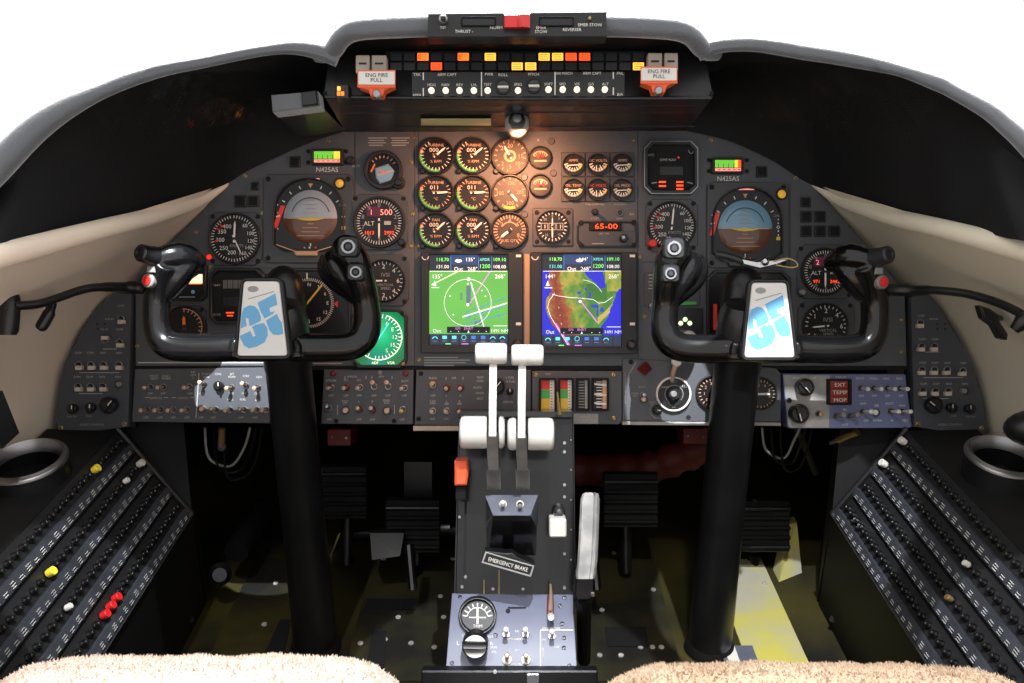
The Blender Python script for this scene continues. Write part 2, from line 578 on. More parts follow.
for L, nm in ((Ll, 'left'), (Rl, 'right')):
    c = smooth([pt(u, v, d) for u, v, r, d in L], 5)
    rr = smooth([Vector((r * d / F, 0, 0)) for u, v, r, d in L], 5)
    e = MB()
    e.tube(c, [max(.004, x[0] * 1.05) for x in rr], 'leather_black', 14)
    part('padded_edge', e, gs, 'black leather roll along the %s half of the rim' % nm)
    s_ = MB()
    s_.tube([p + Vector((0, -.55 * x[0], .86 * x[0])) for p, x in zip(c, rr)], .0006, 'stitch_grey', 5)
    part('seam', s_, gs)
    t = MB()
    t.loft([[p + Vector((0, x[0] * .8, 0)) for p, x in zip(c, rr)], [pt(u + (46 if nm == 'left' else -46), v + 5, d + .26) for u, v, d in ((512 + p.x / -p.z * F, 341.5 - p.y / -p.z * F, -p.z) for p in c)]], 'leather_black')
    part('top_pad', t, gs)
# the dark underside between the rim, the panel and the sill
Lb = [(-60, 262, .93), (-25, 249, .962), (0, 243, .985), (34, 238, 1.04), (67, 230, 1.10), (101, 222, 1.16), (135, 213, 1.22), (168, 205, 1.29), (224, 185, 1.385), (247, 171, 1.39), (275, 158, 1.388), (297, 148, 1.388), (320, 139, 1.388), (346, 131, 1.388)]
Rb = [(1100, 262, .92), (1060, 250, .95), (1024, 241, .985), (1006, 238, 1.02), (987, 233, 1.06), (953, 224, 1.12), (936, 220, 1.155), (903, 211, 1.225), (870, 202, 1.295), (820, 188, 1.385), (799, 178, 1.388), (773, 161, 1.388), (735, 143, 1.388), (711, 136, 1.388), (686, 131, 1.388)]
for L, B in ((Ll, Lb), (Rl, Rb)):
    un = MB()
    rows = []
    lip = [pt(u, v + r * .3, d + .012) for u, v, r, d in L]
    low = [pt(*b) for b in B]
    for t in (0, .12, .3, .5, .7, .88, 1):
        rows.append([lerp(a, b, t) + Vector((0, .045 * math.sin(math.pi * t), -.05 * math.sin(math.pi * t))) for a, b in zip(lip, low)])
    n0 = len(rows[0])
    fine = [smooth(r, 4) for r in rows]
    un.loft(fine, 'soft_black')
    part('underside', un, gs)
# raised padded hood over the annunciators
h = MB()
hood = [(316, 54, 1.165), (331, 52, 1.155), (342, 38, 1.13), (358, 30, 1.115), (400, 27, 1.11), (430, 26, 1.11), (516, 25, 1.11), (605, 26, 1.11), (640, 27, 1.11), (676, 30, 1.115), (692, 37, 1.13), (704, 50, 1.155), (718, 52, 1.165)]
h.tube(smooth([pt(*p) for p in hood], 6), [.0105 + .0026 * math.sin(math.pi * i / 72) ** .5 for i in range(73)], 'leather_black', 14)
h.loft([[pt(u, v, d) + Vector((0, .006, 0)) for u, v, d in hood], [pt(u, v + 8, d + .3) for u, v, d in hood]], 'leather_black')
part('padded_hood', h, gs)
hu = MB()
hu.hexa([pt(336, 34, 1.125), pt(698, 34, 1.125), pt(700, 56, 1.20), pt(334, 56, 1.20)], [pt(336, 22, 1.2), pt(698, 22, 1.2), pt(700, 50, 1.26), pt(334, 50, 1.26)], 'matt_black')
part('hood_lining', hu, gs)

# warning console hanging under the glareshield
gc = thing('glareshield_console', 'black box console hanging under the middle of the glareshield', 'console', pt(516, 95, 1.16))
hs = MB()
top = [pt(331, 46, 1.185), pt(703, 46, 1.185), pt(703, 46, 1.32), pt(331, 46, 1.32)]
mid_ = [pt(324, 96, 1.165), pt(713, 97, 1.165), pt(713, 90, 1.36), pt(324, 90, 1.36)]
bot = [pt(346, 132, 1.30), pt(686, 131, 1.30), pt(684, 128, 1.38), pt(348, 128, 1.38)]
hs.hexa(top, mid_, 'satin_black')
hs.hexa(mid_, bot, 'satin_black')
hs.tube([pt(325, 92, 1.162), pt(325.5, 97, 1.1615), pt(516, 98.5, 1.1615), pt(711, 98, 1.1615), pt(712, 92, 1.162)], .0028, 'satin_black', 8)
part('housing', hs, gc)
sl = MB()
for v in (106, 113, 127):
    t = (v - 97) / 34
    sl.line(340, v, 695, v - .5, .7, 1.163 + .136 * t - .003, 'dark_steel')
part('edge_strip', sl, gc)
pl = MB()
pl.hexa([pt(421, 118.5, 1.240), pt(491, 118.5, 1.240), pt(491, 125.5, 1.268), pt(421, 125.5, 1.268)], [pt(421, 118.5, 1.25), pt(491, 118.5, 1.25), pt(491, 125.5, 1.278), pt(421, 125.5, 1.278)], 'label_cream')
part('placard', pl, gc, 'blank cream placard strip')
for su, sv in ((435, 45), (586, 45), (693, 92), (640, 110)):
    pass

# reverser control box on top of the hood
rb = thing('thrust_reverser_panel', 'black control box with a red rocker switch crowning the glareshield', 'control panel', pt(516, 25, 1.09))
b = MB()
b.prism([(428, 13.2), (606.5, 11.3), (607, 36.5), (427, 37.2)], 1.085, 1.112, 'satin_black', .8)
part('housing', b, rb)
for u0, u1 in ((461, 496), (539, 574)):
    w_ = MB()
    w_.frame(rrect(u0, 16.5, u1, 26, 1, 2), rrect(u0 + 1.3, 17.8, u1 - 1.3, 24.7, .6, 2), 1.0825, 1.09, 'matt_black', .3)
    w_.flat(rrect(u0 + 1.2, 17.7, u1 - 1.2, 24.8, .5, 2), 1.0842, 'dial_grey')
    part('display_window', w_, rb)
r_ = MB()
r_.loft([[pt(504, v, d) for v, d in ((13, 1.082), (15, 1.076), (27, 1.076), (28.5, 1.083))], [pt(517, v, d) for v, d in ((13, 1.080), (15, 1.074), (27, 1.074), (28.5, 1.083))], [pt(523, v, d) for v, d in ((12.5, 1.072), (14, 1.066), (26.5, 1.066), (28.5, 1.083))], [pt(530, v, d) for v, d in ((12.5, 1.078), (14.5, 1.072), (27.5, 1.072), (28.5, 1.083))]], 'red_plastic', True)
for u in (504, 530):
    r_.add([pt(u, 13, 1.078), pt(u, 15, 1.073), pt(u, 27, 1.073), pt(u, 28.5, 1.086), pt(u, 13, 1.086)], [(0, 1, 2, 3, 4)], 'red_plastic')
part('rocker_switch', r_, rb, 'red rocker switch')
k_ = MB()
k_.cyl(443, 18, 4.4, 1.076, 1.086, 'steel', 1.2, 18)
k_.cyl(443, 17.6, 2.6, 1.070, 1.077, 'knob_black', .8, 14)
part('dim_knob', k_, rb)
l_ = MB()
l_.lathe([(.0001, .005), (.0018, .004), (.0024, 0)], pt(589.5, 19, 1.084), (0, 0, 1), 'brass', 10)
part('indicator_lamp', l_, rb)
t = MB()
for s_, u, v, h_ in (('THRUST -', 464, 31.3, 3), ('NORM', 496, 27.5, 3), ('EMER', 541, 27.5, 3), ('STOW', 541, 31.6, 3), ('REVERSER', 572, 29.5, 3), ('EMER STOW', 590, 24.8, 3), ('TST', 443, 27.5, 2.6)):
    t.text(s_, u, v, h_, 1.0843, 'mark_white')
part('lettering', t, rb)

# annunciator tiles: two rows
FC = lambda v: 1.185 - .02 * (v - 46) / 50                 # front face of the console
an = thing('annunciator_panel', 'two rows of warning light tiles under the glareshield hood, some glowing amber and red', 'annunciator panel', pt(516, 61, 1.17))
b = MB()
b.prism(rrect(386, 51, 647, 71.4, 1), FC(61) - .004, FC(61) + .006, 'deep_black', .4)
part('frame', b, an)
lit = {(2, 0): 'em_orange', (5, 0): 'em_orange', (7, 0): 'em_amber', (11, 0): 'em_amber', (12, 0): 'em_amber', (13, 0): 'em_redorange', (14, 0): 'em_redorange', (3, 1): 'em_redorange', (9, 1): 'em_amber', (10, 1): 'em_amber', (18, 1): 'em_amber'}
lname = {'em_orange': 'lit orange tile', 'em_amber': 'lit amber tile', 'em_redorange': 'lit red tile'}
for r in range(2):
    for i in range(19):
        u, v = 396 + 13.47 * i, (56.8, 66.3)[r]
        m_ = lit.get((i, r))
        q = MB()
        q.prism(rrect(u - 6, v - 4.3, u + 6, v + 4.3, .8, 2), FC(61) - .0075, FC(61) - .003, 'matt_black', .5, m_ or 'bezel_black')
        if m_:
            dd = FC(61) - .0079
            for s0 in (-2.2, .2, 2.4): q.line(u - 4.4, v + s0, u + 4.2, v + s0, .7, dd, 'em_redorange' if m_ != 'em_redorange' else 'em_red')
            if m_ == 'em_orange': q.line(u - 5, v, u - 2, v, 6, dd - .0002, 'em_redorange')
        part('warning_light', q, an, lname.get(m_))
# autopilot mode panel
ap = thing('autopilot_mode_panel', 'black mode selector panel with round white buttons below the warning lights', 'control panel', pt(518, 85, 1.16))
AD = 1.160
b = MB()
b.prism(rrect(411.5, 71.8, 625, 98.5, 1), AD, AD + .012, 'bezel_black', .5)
part('plate', b, ap)
for u, v in [(x, 90) for x in (431.2, 445.5, 459.4, 473.8, 487.6, 518)] + [(x, 89) for x in (548.5, 562.8, 577, 591, 605)]:
    q = MB()
    q.cyl(u, v, 3.1, AD - .004, AD, 'em_white', .7, 16)  # white cap given a glow in place of light falling on it
    part('mode_button', q, ap, 'white button with added glow')
for u, v in ((503, 86.5), (534, 85.5)):
    q = MB()
    q.ring(u, v, 6.2, 7.6, AD - .003, AD, 'bezel_black', .4)
    q.cyl(u, v, 6.2, AD - .002, AD, 'bezel_grey', .5)
    q.box(u - 5.4, v - 1.1, u + 5.4, v + 1.1, AD - .006, AD - .001, 'mark_white', .3)
    part('trim_knob', q, ap)
t = MB()
e = AD - .0005
for s_, u, v, h_ in (('TRK', 417, 74.5, 2.8), ('APPR', 417, 95.2, 2.8), ('ARM CAPT', 447, 74.5, 2.8), ('HDG', 431.5, 84.8, 2.7), ('NAV', 445.5, 84.8, 2.7), ('REV', 459.6, 84.8, 2.7), ('LVL', 474, 84.8, 2.7), ('PWR', 489, 74.3, 2.8), ('TEST', 487.6, 84.3, 2.6), ('ROLL', 503, 74.8, 2.8), ('ENG', 518, 84.3, 2.7), ('PITCH', 533.5, 74.3, 2.8), ('SOFT', 548.5, 84, 2.6), ('IAS MACH', 564, 73.3, 2.6), ('SPD', 562.5, 84, 2.7), ('V/S', 577, 84, 2.7), ('ARM CAPT', 592, 73.3, 2.7), ('G/S', 591, 84, 2.7), ('ALT', 605.3, 84, 2.7), ('FNL', 620, 73.3, 2.7), ('B/A', 620, 94.3, 2.7)):
    t.text(s_, u, v, h_, e, 'mark_white')
for u, a, c in ((423.3, 72.5, 80), (423.3, 88, 96), (481.5, 72, 96), (555, 72, 95), (613.3, 72, 79), (613.3, 87.5, 95)):
    t.line(u, a, u, c, 1.1, e, 'mark_white')
part('lettering', t, ap)

def fire(u0, u1, v0, v1, sv, which, words_):
    o = thing('fire_handle', 'orange fire pull handle with white label at the %s end of the warning lights' % which, 'fire handle', pt((u0 + u1) / 2, v1, 1.15), 'fire pull handles')
    d = 1.13
    q = MB()
    q.hexa([pt(u0, v0, d), pt(u1, v0, d), pt(u1, v1 + 3, d), pt(u0, v1 + 3, d)], [pt(u0, v0, d + .014), pt(u1, v0, d + .014), pt(u1, v1 + 3, d + .014), pt(u0, v1 + 3, d + .014)], 'orange_paint')
    uc = (u0 + u1) / 2
    q.prism([(u0 + 1, v1 + 2), (u1 - 1, v1 + 1), (uc + 8, v1 + 6), (uc + 6, sv), (uc - 6, sv), (uc - 8, v1 + 6)], d + .002, d + .02, 'orange_paint', .8)
    part('grip', q, o)
    q = MB()
    q.prism(rrect(u0 + .8, v0 + 1.2, u1 - .8, v1, .8, 2), d - .0015, d + .001, 'white_plastic', .3)
    for s_, v in words_: q.text(s_, uc, v, 3.9, d - .0019, 'soft_black')
    part('label_plate', q, o, 'white label plate with black words')
    q = MB()
    q.tube([pt(uc, sv - 3, d + .01), pt(uc, sv - 5, 1.19)], .007, 'dark_steel', 12)
    q.cyl(uc, sv - 2.5, 4.2, d - .001, d + .01, 'steel', .8, 14)
    part('stem', q, o)
fire(357.5, 395.5, 70, 84.5, 96, 'left', (('ENG FIRE', 75), ('PULL', 80)))
fire(640.5, 677.5, 66.5, 80.5, 92.5, 'right', (('ENG FIRE', 71.3), ('PULL', 76.2)))
for u0, u1, v0, v1, lb in ((355.7, 369.6, 55, 73, 'outer grey square push switch above the left fire handle'), (371.6, 386.6, 55, 73, 'inner grey square push switch above the left fire handle'), (648, 662.2, 52.8, 70, 'inner grey square push switch above the right fire handle'), (664.4, 678, 52.8, 70, 'outer grey square push switch above the right fire handle')):
    o = thing('push_switch', lb, 'switch', pt((u0 + u1) / 2, v1, 1.165), 'grey switches over the fire handles')
    q = MB()
    q.prism(rrect(u0, v0, u1, v1, 1, 2), 1.160, 1.19, 'beige_cap', .7)
    part('cap', q, o)
    q = MB()
    q.line(u0 + 3, v0 + 8.5, u1 - 3.2, v0 + 8.5, 2, 1.1596, 'dial_grey')
    part('legend', q, o)
o = thing('indicator_light', 'small black square indicator glowing orange, below the left end of the glareshield', 'light', pt(341.5, 92, 1.155))
q = MB()
q.prism(rrect(335.5, 84, 349, 98.5, 1.5), 1.150, 1.17, 'satin_black', .8)
part('housing', q, o)
for u, v, m_ in ((338.8, 88.5, 'em_amber'), (338.6, 93.5, 'em_orange'), (342.4, 88.5, 'em_redorange'), (342.4, 93.5, 'em_orange')):
    q = MB()
    if (u, v) != (342.4, 88.5): q.prism(rrect(u - 1.6, v - 2, u + 1.6, v + 2, .3, 2), 1.1492, 1.151, m_)
    else: q.prism(rrect(u - 1.6, v - 2, u + 1.6, v + 2, .3, 2), 1.1492, 1.151, 'dark_red')
    q.line(u + 3, v - 1.8, u + 3, v + 1.8, 1.2, 1.1494, 'em_orange' if v > 90 else 'dark_red') if u < 340 else None
    part('lens', q, o)
# map lamp under the console: chrome eyeball, warm bulb inside lights the engine gauges
o = thing('map_lamp', 'small chrome eyeball lamp under the glareshield console shining warm light down', 'lamp', pt(517, 121, 1.24))
q = MB()
q.lathe([(.0165, -.03), (.0172, -.010), (.0158, -.002), (.0118, .004), (.0112, .0035)], pt(517, 121.5, 1.24), (0, -.05, 1), 'lever_grey', 24)
part('collar', q, o)
q = MB()
q.lathe([(.0095, 0), (.009, .006), (.006, .010), (.0001, .011)], pt(517, 120.5, 1.235), (0, .1, 1), 'steel', 18)
q.lathe([(.0115, -.002), (.0115, .001), (.009, .0022)], pt(517, 120.5, 1.235), (0, .1, 1), 'dark_steel', 18)
part('ball', q, o)
q = MB()
q.prism([(504, 108), (530, 108), (527, 128), (523, 133), (511, 133), (507, 128)], 1.262, 1.30, 'satin_black', 1)
part('bracket', q, o)
loc = TF @ pt(521, 136, 1.235)
lamp('map_lamp_bulb', 'SPOT', loc, TF @ pt(498, 205, 1.395), 5.2, (1, .41, .19), .008, 140, .9)

# black sensor box at the left end of the console
o = thing('sensor_box', 'black box with a wedge shaped bracket hanging under the glareshield left of the warning console', 'box', pt(305, 110, 1.2))
q = MB()
q.prism([(271, 95), (318, 91), (320, 106), (272.5, 112)], 1.17, 1.20, 'leather_black', .8)
q.prism([(301, 92), (316, 90), (317.5, 104), (302, 106)], 1.164, 1.18, 'satin_black', .8)
part('housing', q, o)
q = MB()
q.hexa([pt(273, 110, 1.19), pt(320, 105, 1.19), pt(345, 130, 1.36), pt(299, 138, 1.36)], [pt(273, 106, 1.23), pt(320, 101, 1.23), pt(345, 126, 1.385), pt(299, 134, 1.385)], 'satin_black')
part('bracket', q, o)
# ------------------------------------------------------------------ instrument panel plates
def plate(name, label, poly, screws, m='panel_grey', d=D, extra=None, smat='brass'):
    o = thing(name, label, 'panel', pt(sum(p[0] for p in poly) / len(poly), max(p[1] for p in poly), d))
    q = MB()
    q.prism(poly, d, d + .006, m, .5)
    for u, v in screws: q.screw(u, v, 2.1, d, smat)
    part('plate', q, o)
    if extra:
        t = MB()
        extra(t, d - .0005)
        part('lettering', t, o)
    return o
def xl(t, e):
    t.text('N425AS', 327, 169.5, 4.6, e, 'mark_white')
    for i in range(4):
        for u, al in ((368, 'L'), (391, 'L')):
            t.line(u + (i % 2), 138 + i * 2.4, u + 19 - (i * 3) % 5, 138 + i * 2.4, .7, e, 'mark_dim')
    t.text('SG FD', 356, 166, 2.2, e, 'mark_dim')
    t.text('DH', 334, 177, 2.4, e, 'mark_dim')
    t.line(138, 362.6, 268, 362.6, 1.3, e, 'mark_dim')
    t.line(313, 360.5, 343, 360.5, .8, e, 'mark_dim')
    t.line(313, 363.4, 342, 363.4, .8, e, 'mark_dim')
    t.line(264.5, 178, 264.5, 262, .7, e, 'bezel_black')
    t.line(355, 130, 355, 365, .8, e, 'bezel_black')
    t.line(205, 268, 352, 268, .8, e, 'bezel_black')
    t.line(190, 255, 197, 255, .8, e, 'mark_dim')
plate('instrument_panel', 'dark grey instrument panel sheet with flight instruments behind the left control yoke',
      [(134, 366), (134, 292), (150, 266), (178, 236), (205, 209), (226, 184), (250, 166), (285, 149), (320, 136), (346, 128), (414.5, 126), (414.5, 366)],
      [(245, 176), (328, 141), (262, 213), (196, 232), (210, 267), (411, 162), (411, 246), (402, 259), (137, 346)], extra=xl)
def xc(t, e):
    t.text('FUEL COMPUTER', 595, 204.3, 1.7, e, 'mark_dim')
    t.text('START', 595, 218.5, 1.9, e, 'mark_grey')
    t.text('WARNING', 620, 204.3, 1.9, e, 'mark_grey')
    t.text('RESET', 620, 218.5, 1.9, e, 'mark_grey')
    t.text('B/A', 632, 214, 2.4, e, 'mark_tan')
    t.text('G', 538, 140, 2.2, e, 'mark_tan')
    for i, w in enumerate((34, 46, 42, 30)):
        t.line(424, 357.5 + i * 2.6, 424 + w, 357.5 + i * 2.6, 1.1, e, 'mark_grey')
    t.line(418.7, 132, 418.7, 252, .6, e, 'bezel_black')
    t.flat([(524.5, 254), (529.5, 254), (529.5, 349), (524.5, 349)], e, 'gold_strip')
plate('instrument_panel', 'dark grey instrument panel sheet with engine gauges and the two colour map displays',
      [(414.6, 366), (414.6, 126), (637.9, 126), (637.9, 366)], [(413, 137), (412.8, 214), (419, 246), (634, 140), (419, 360)], extra=xc)
def xr(t, e):
    t.text('N425AS', 728, 178.5, 4.6, e, 'mark_white')
    t.text('DH', 772.5, 187.5, 2.4, e, 'mark_dim')
    t.line(706, 183, 706, 268, .7, e, 'bezel_black')
    t.line(790, 183, 790, 268, .7, e, 'bezel_black')
    t.line(642, 262, 700, 262, .8, e, 'bezel_black')
    t.line(775, 360, 800, 360, .8, e, 'mark_dim')
    t.line(777, 363, 802, 363, .8, e, 'mark_dim')
    t.line(702, 360, 716, 360, .8, e, 'mark_dim')
    t.line(706, 363, 718, 363, .8, e, 'mark_dim')
plate('instrument_panel', 'dark grey instrument panel sheet with flight instruments behind the right control yoke',
      [(638, 366), (638, 126), (690, 128), (734, 139), (772, 157), (797, 173), (815, 187), (836, 211), (856, 234), (881, 262), (905, 293), (907, 366)],
      [(711, 140), (796, 178), (645, 317), (902, 320), (902, 352), (640, 257)], extra=xr)
lp = MB()
lp.prism([(134, 366), (907, 366), (907, 370), (134, 370)], D + .002, D + .02, 'matt_black')
solo('panel_rail', lp, 'thin black rail between the instrument panel and the switch panels below it', 'rail')

# ------------------------------------------------------------------ gauges
B0 = D - .009                                            # bezel front
DI = D - .0035                                           # dial face
E1, E2, E3 = DI - .0004, DI - .0008, DI - .0012
def gauge(name, label, u, v, r, dial='dial_black', sq=None, ri=None, face=None, needles=(), group=None, bez='bezel_black', cut=4, sqm='bezel_grey', cat='gauge'):
    o = thing(name, label, cat, pt(u, v, D), group)
    ri = ri or r * .9
    q = MB()
    if sq:
        u0, v0, u1, v1 = sq
        q.prism(octo(u0, v0, u1, v1, cut), D - .003, D + .001, sqm, .6)
        for a, b in ((u0 + 4.5, v0 + 4.5), (u1 - 4.5, v0 + 4.5), (u0 + 4.5, v1 - 4.5), (u1 - 4.5, v1 - 4.5)):
            if (a - u) ** 2 + (b - v) ** 2 > (r + 1.5) ** 2: q.screw(a, b, 2.3, D - .003, 'deep_black')
    q.ring(u, v, ri, r, B0, D + .001, bez, .7, 40, DI + .0005)
    part('bezel', q, o)
    q = MB()
    q.disc(u, v, ri + .3, DI, dial, 40)
    if face: face(q, u, v, ri)
    part('dial', q, o)
    for ang, length, w, m in needles:
        n = MB()
        p0, p1 = pol(u, v, -length * .22, ang), pol(u, v, length, ang)
        pm = pol(u, v, length * .8, ang)
        nx, ny = math.cos(math.radians(ang)) * w / 2, math.sin(math.radians(ang)) * w / 2
        n.prism([(p0[0] + nx, p0[1] + ny), (pm[0] + nx, pm[1] + ny), p1, (pm[0] - nx, pm[1] - ny), (p0[0] - nx, p0[1] - ny)], E3 - .0012, E3 - .0004, m)
        n.cyl(u, v, max(1.2, w * .8), E3 - .0018, DI, 'dial_grey', .3, 12)
        part('needle', n, o)
    return o
# engine gauges, three rows of three
def eng(kind, l1, l2, l3):
    def f(q, u, v, r):
        a0 = 180 if kind == 'n' else 150
        q.arc(u, v, r * .84, r * .99, 168, 276, E1, 'mark_green')
        q.arc(u, v, r * .82, r * .99, 278, 292, E1, 'mark_tan')
        q.arc(u, v, r * .84, r * .99, 293, 297, E1, 'mark_red')
        q.ticks(u, v, r * .74, r * .93, 60, 330, 19, .65, E2, 'mark_tan' if kind != 'n' else 'mark_white')
        q.text(l1, u, v - r * .62, r * .17, E2, 'mark_tan')
        q.flat(rrect(u - r * .5, v - r * .48, u + r * .26, v - r * .18, .4, 2), E1, 'deep_black')
        q.text(l2, u - r * .12, v - r * .33, r * .24, E2, 'mark_white', wide=1.1)
        q.text(l3, u, v - r * .05, r * .15, E2, 'mark_tan')
        q.text('% RPM' if kind == 'n' else '\u00b0C', u, v + r * .36, r * .17, E2, 'mark_tan')
    return f
rowsE = ((155.3, 'TURBINE', '000', 'RPM', 'n', 50, 'top'), (192.8, 'TURBINE', '011', 'TEMP', 't', 86, 'middle'), (230.2, 'FAN', '000', 'RPM', 'n', 48, 'bottom'))
for v, a, b, c, k, ang, rn in rowsE:
    for u, cn in ((435.8, 'first'), (473.2, 'second')):
        gauge('engine_gauge', 'round engine gauge with green arc, %s row, %s from the left in the engine block' % (rn, cn), u, v, 18.6, 'dial_black', None, 16.6, eng(k, a, b, c), [(ang, 12.5, 1.8, 'needle_white')], 'engine gauges with green arcs')
def fuel(q, u, v, r):
    q.ticks(u, v, r * .78, r * .94, 190, 500, 16, .9, E2, 'mark_tan')
    q.circle_text([(0, '20'), (90, '15'), (135, '10'), (180, '5'), (225, '2'), (320, '25')], u, v, r * .62, r * .24, E2, 'mark_tan')
    q.arc(u, v, r * .22, r * .36, 0, 360, E1, 'mark_tan')
gauge('oil_gauge', 'brownish round gauge at the top right corner of the engine gauge block', 510, 156, 19, 'copper_glow', None, 17, fuel, [(-30, 12, 2, 'needle_white')])
def press(q, u, v, r):
    q.ticks(u, v, r * .76, r * .94, 210, 510, 13, 1, E2, 'mark_tan')
    q.circle_text([(10, 'OIL'), (270, '100'), (85, '200'), (180, '300')], u, v, r * .6, r * .22, E2, 'mark_tan')
    q.arc(u, v, r * .8, r * .97, 160, 205, E1, 'mark_yellow')
gauge('oil_gauge', 'brownish round gauge at the right end of the middle engine gauge row', 510, 193, 18.8, 'copper_glow', None, 16.8, press, [(138, 11.5, 2.2, 'needle_white')])
def qty(q, u, v, r):
    q.ticks(u, v, r * .72, r * .95, 215, 505, 25, 1, E2, 'mark_tan')
    q.arc(u, v, r * .46, r * .52, -60, 60, E1, 'mark_tan')
    q.circle_text([(-52, '2'), (0, '4'), (52, '6'), (120, '8')], u, v, r * .58, r * .24, E2, 'mark_tan')
    q.text('FUEL QTY', u, v + r * .6, r * .15, E2, 'mark_tan')
gauge('fuel_gauge', 'brownish round gauge at the bottom right corner of the engine gauge block', 509.6, 230.4, 19, 'copper_glow', None, 17, qty, [(232, 11.5, 2.6, 'needle_white')])
for u, v in ((422.5, 171), (459, 171), (496, 171), (422.5, 208), (459, 208), (496, 208), (422.5, 246), (459, 246), (496, 246), (524.5, 177), (524.5, 214.5), (553.5, 173), (551.5, 141)):
    k = MB()
    big = u in (524.5, 553.5, 551.5)
    k.cyl(u, v, 3.6 if big else 2.8, D - (.002 if big else .006), D, 'bezel_grey' if big else 'knob_black', .7, 14)
    nm = 'round grey blanking plug between gauges' if big else 'small black gauge knob in the engine gauge block'
    row = {171: 'top', 208: 'middle', 246: 'bottom'}.get(v)
    col = {422.5: 'first', 459: 'second', 496: 'third'}.get(u)
    lab = ('small black knob under the %s gauge of the %s engine gauge row' % (col, row)) if not big else {177: 'grey round plug right of the top engine gauge row', 214.5: 'grey round plug right of the middle engine gauge row', 173: 'grey round plug right of the two small brown gauges', 141: 'grey round plug above the two small brown gauges'}[v]
    solo('blanking_plug' if big else 'gauge_knob', k, lab, 'plug' if big else 'knob')
def mini(lbl):
    def f(q, u, v, r):
        q.arc(u, v + r * .3, r * .80, r * .92, -55, 55, E1, 'mark_tan')
        q.ticks(u, v + r * .3, r * .6, r * .9, -55, 55, 7, .8, E2, 'mark_tan')
        q.text(lbl, u, v - r * .05, r * .24, E2, 'mark_red')
        q.flat(rrect(u - r * .62, v + r * .3, u + r * .62, v + r * .48, .2, 2), E2, 'mark_tan')
    return f
gauge('temperature_gauge', 'upper of two small brown gauges right of the engine block', 540.3, 157, 11.6, 'dial_black', None, 10, mini('TEMP'), [(-30, 6, 1, 'needle_red')])
gauge('temperature_gauge', 'lower of two small brown gauges right of the engine block', 540.3, 185, 11.6, 'dial_black', None, 10, mini('COLD'), [(20, 6, 1, 'needle_white')])
# six square gauges
cell = [('AMPS', 'A'), ('DC VOLTS', 'B'), ('AMPS', 'A'), ('OIL TEMP', 'A'), ('AC VOLTS', 'B'), ('OIL PRESS', 'A')]
i = 0
for v, rn in ((164.2, 'upper'), (189.3, 'lower')):
    for u, cn in ((573.3, 'left'), (598, 'middle'), (622.4, 'right')):
        nm, kd = cell[i]
        def f(q, u, v, r, nm=nm, kd=kd, i=i):
            q.text(nm, u, v - r * .38, r * .26, E2, 'mark_tan' if i != 4 else 'mark_red')
            q.arc(u, v - r * .2, r * .74, r * .92, 105, 255, E1, 'mark_grey')
            q.arc(u, v - r * .2, r * .74, r * .94, 105, 135, E2, 'mark_yellow')
            q.ticks(u, v - r * .2, r * .55, r * .92, 105, 255, 8, .9, E2, 'mark_white')
            if kd == 'A': q.line(u - r * .6, v + r * .12, u + r * .7, v + r * .05, 1, E3, 'mark_white')
            else:
                q.line(u - r * .15, v + r * .1, u - r * .15, v + r * .6, .9, E3, 'mark_white')
                q.line(u + r * .2, v + r * .1, u + r * .35, v + r * .6, .9, E3, 'mark_white')
        gauge('electrical_gauge', 'small square gauge, %s row %s, in the block of six above the red digital readout' % (rn, cn), u, v, 11, 'dial_black', (u - 12, v - 12, u + 12, v + 12.2), 10.2, f, [], 'block of six small square gauges', cut=.5)
        i += 1
# flow dial and digital readout
def flow(q, u, v, r):
    q.ticks(u, v, r * .78, r * .95, 0, 345, 24, .8, E2, 'mark_white')
    for k in range(3):
        q.frame(rrect(u - 11.5 + k * 7.7, v - 3.6, u - 4.5 + k * 7.7, v + 3.6, .3, 2), rrect(u - 10.8 + k * 7.7, v - 2.9, u - 5.2 + k * 7.7, v + 2.9, .3, 2), E2, E1, 'mark_grey', .1)
        q.text('101'[k], u - 8 + k * 7.7, v, 4, E3, 'mark_white')
    q.circle_text([(-45, '35'), (0, '0'), (40, '5'), (90, '10'), (140, '15'), (215, '25')], u, v, r * .66, 2.4, E2, 'mark_grey')
gauge('cabin_altitude_gauge', 'square mounted black dial with three boxed digits below the small brown gauges', 552.4, 226.5, 16.6, 'dial_black', (532.5, 208, 573, 246), 15.6, flow, [(180, 12, 1.4, 'needle_white'), (0, 9, 1, 'needle_white')], cut=1)
o = thing('fuel_flow_panel', 'grey fuel computer panel with red digital readout 65-00 and a small knob', 'readout', pt(607, 246, D))
q = MB()
q.prism([(578, 223), (590, 223), (590, 231), (634, 231), (636, 223), (636, 246), (585, 246), (578, 240)], D - .002, D, 'bezel_grey', .5)
q.frame(octo(577, 221, 637, 247, 5), octo(578.4, 222.4, 635.6, 245.6, 4.5), D - .004, D, 'bezel_black', .3)
for u, v in ((581, 222.5), (634, 222), (581, 245), (634, 245)): q.screw(u, v, 2.4, D - .004, 'deep_black')
part('plate', q, o)
q = MB()
q.prism(rrect(589, 221.7, 621.5, 230.5, .6, 2), D - .004, D, 'deep_black', .3)
q.text('65-00', 606, 226.2, 5.2, D - .0045, 'em_redorange', wide=1.35)
part('display', q, o)
q = MB()
q.text('LBS / HR', 604, 233.5, 2, D - .0025, 'mark_grey')
q.line(592, 243.7, 604, 243.7, .9, D - .0025, 'mark_grey')
part('lettering', q, o)
q = MB()
q.cyl(624, 238, 4, D - .012, D, 'knob_black', .9, 16)
q.cyl(623.6, 237.2, 2.2, D - .0135, D - .01, 'steel', .5, 12)
part('knob', q, o)
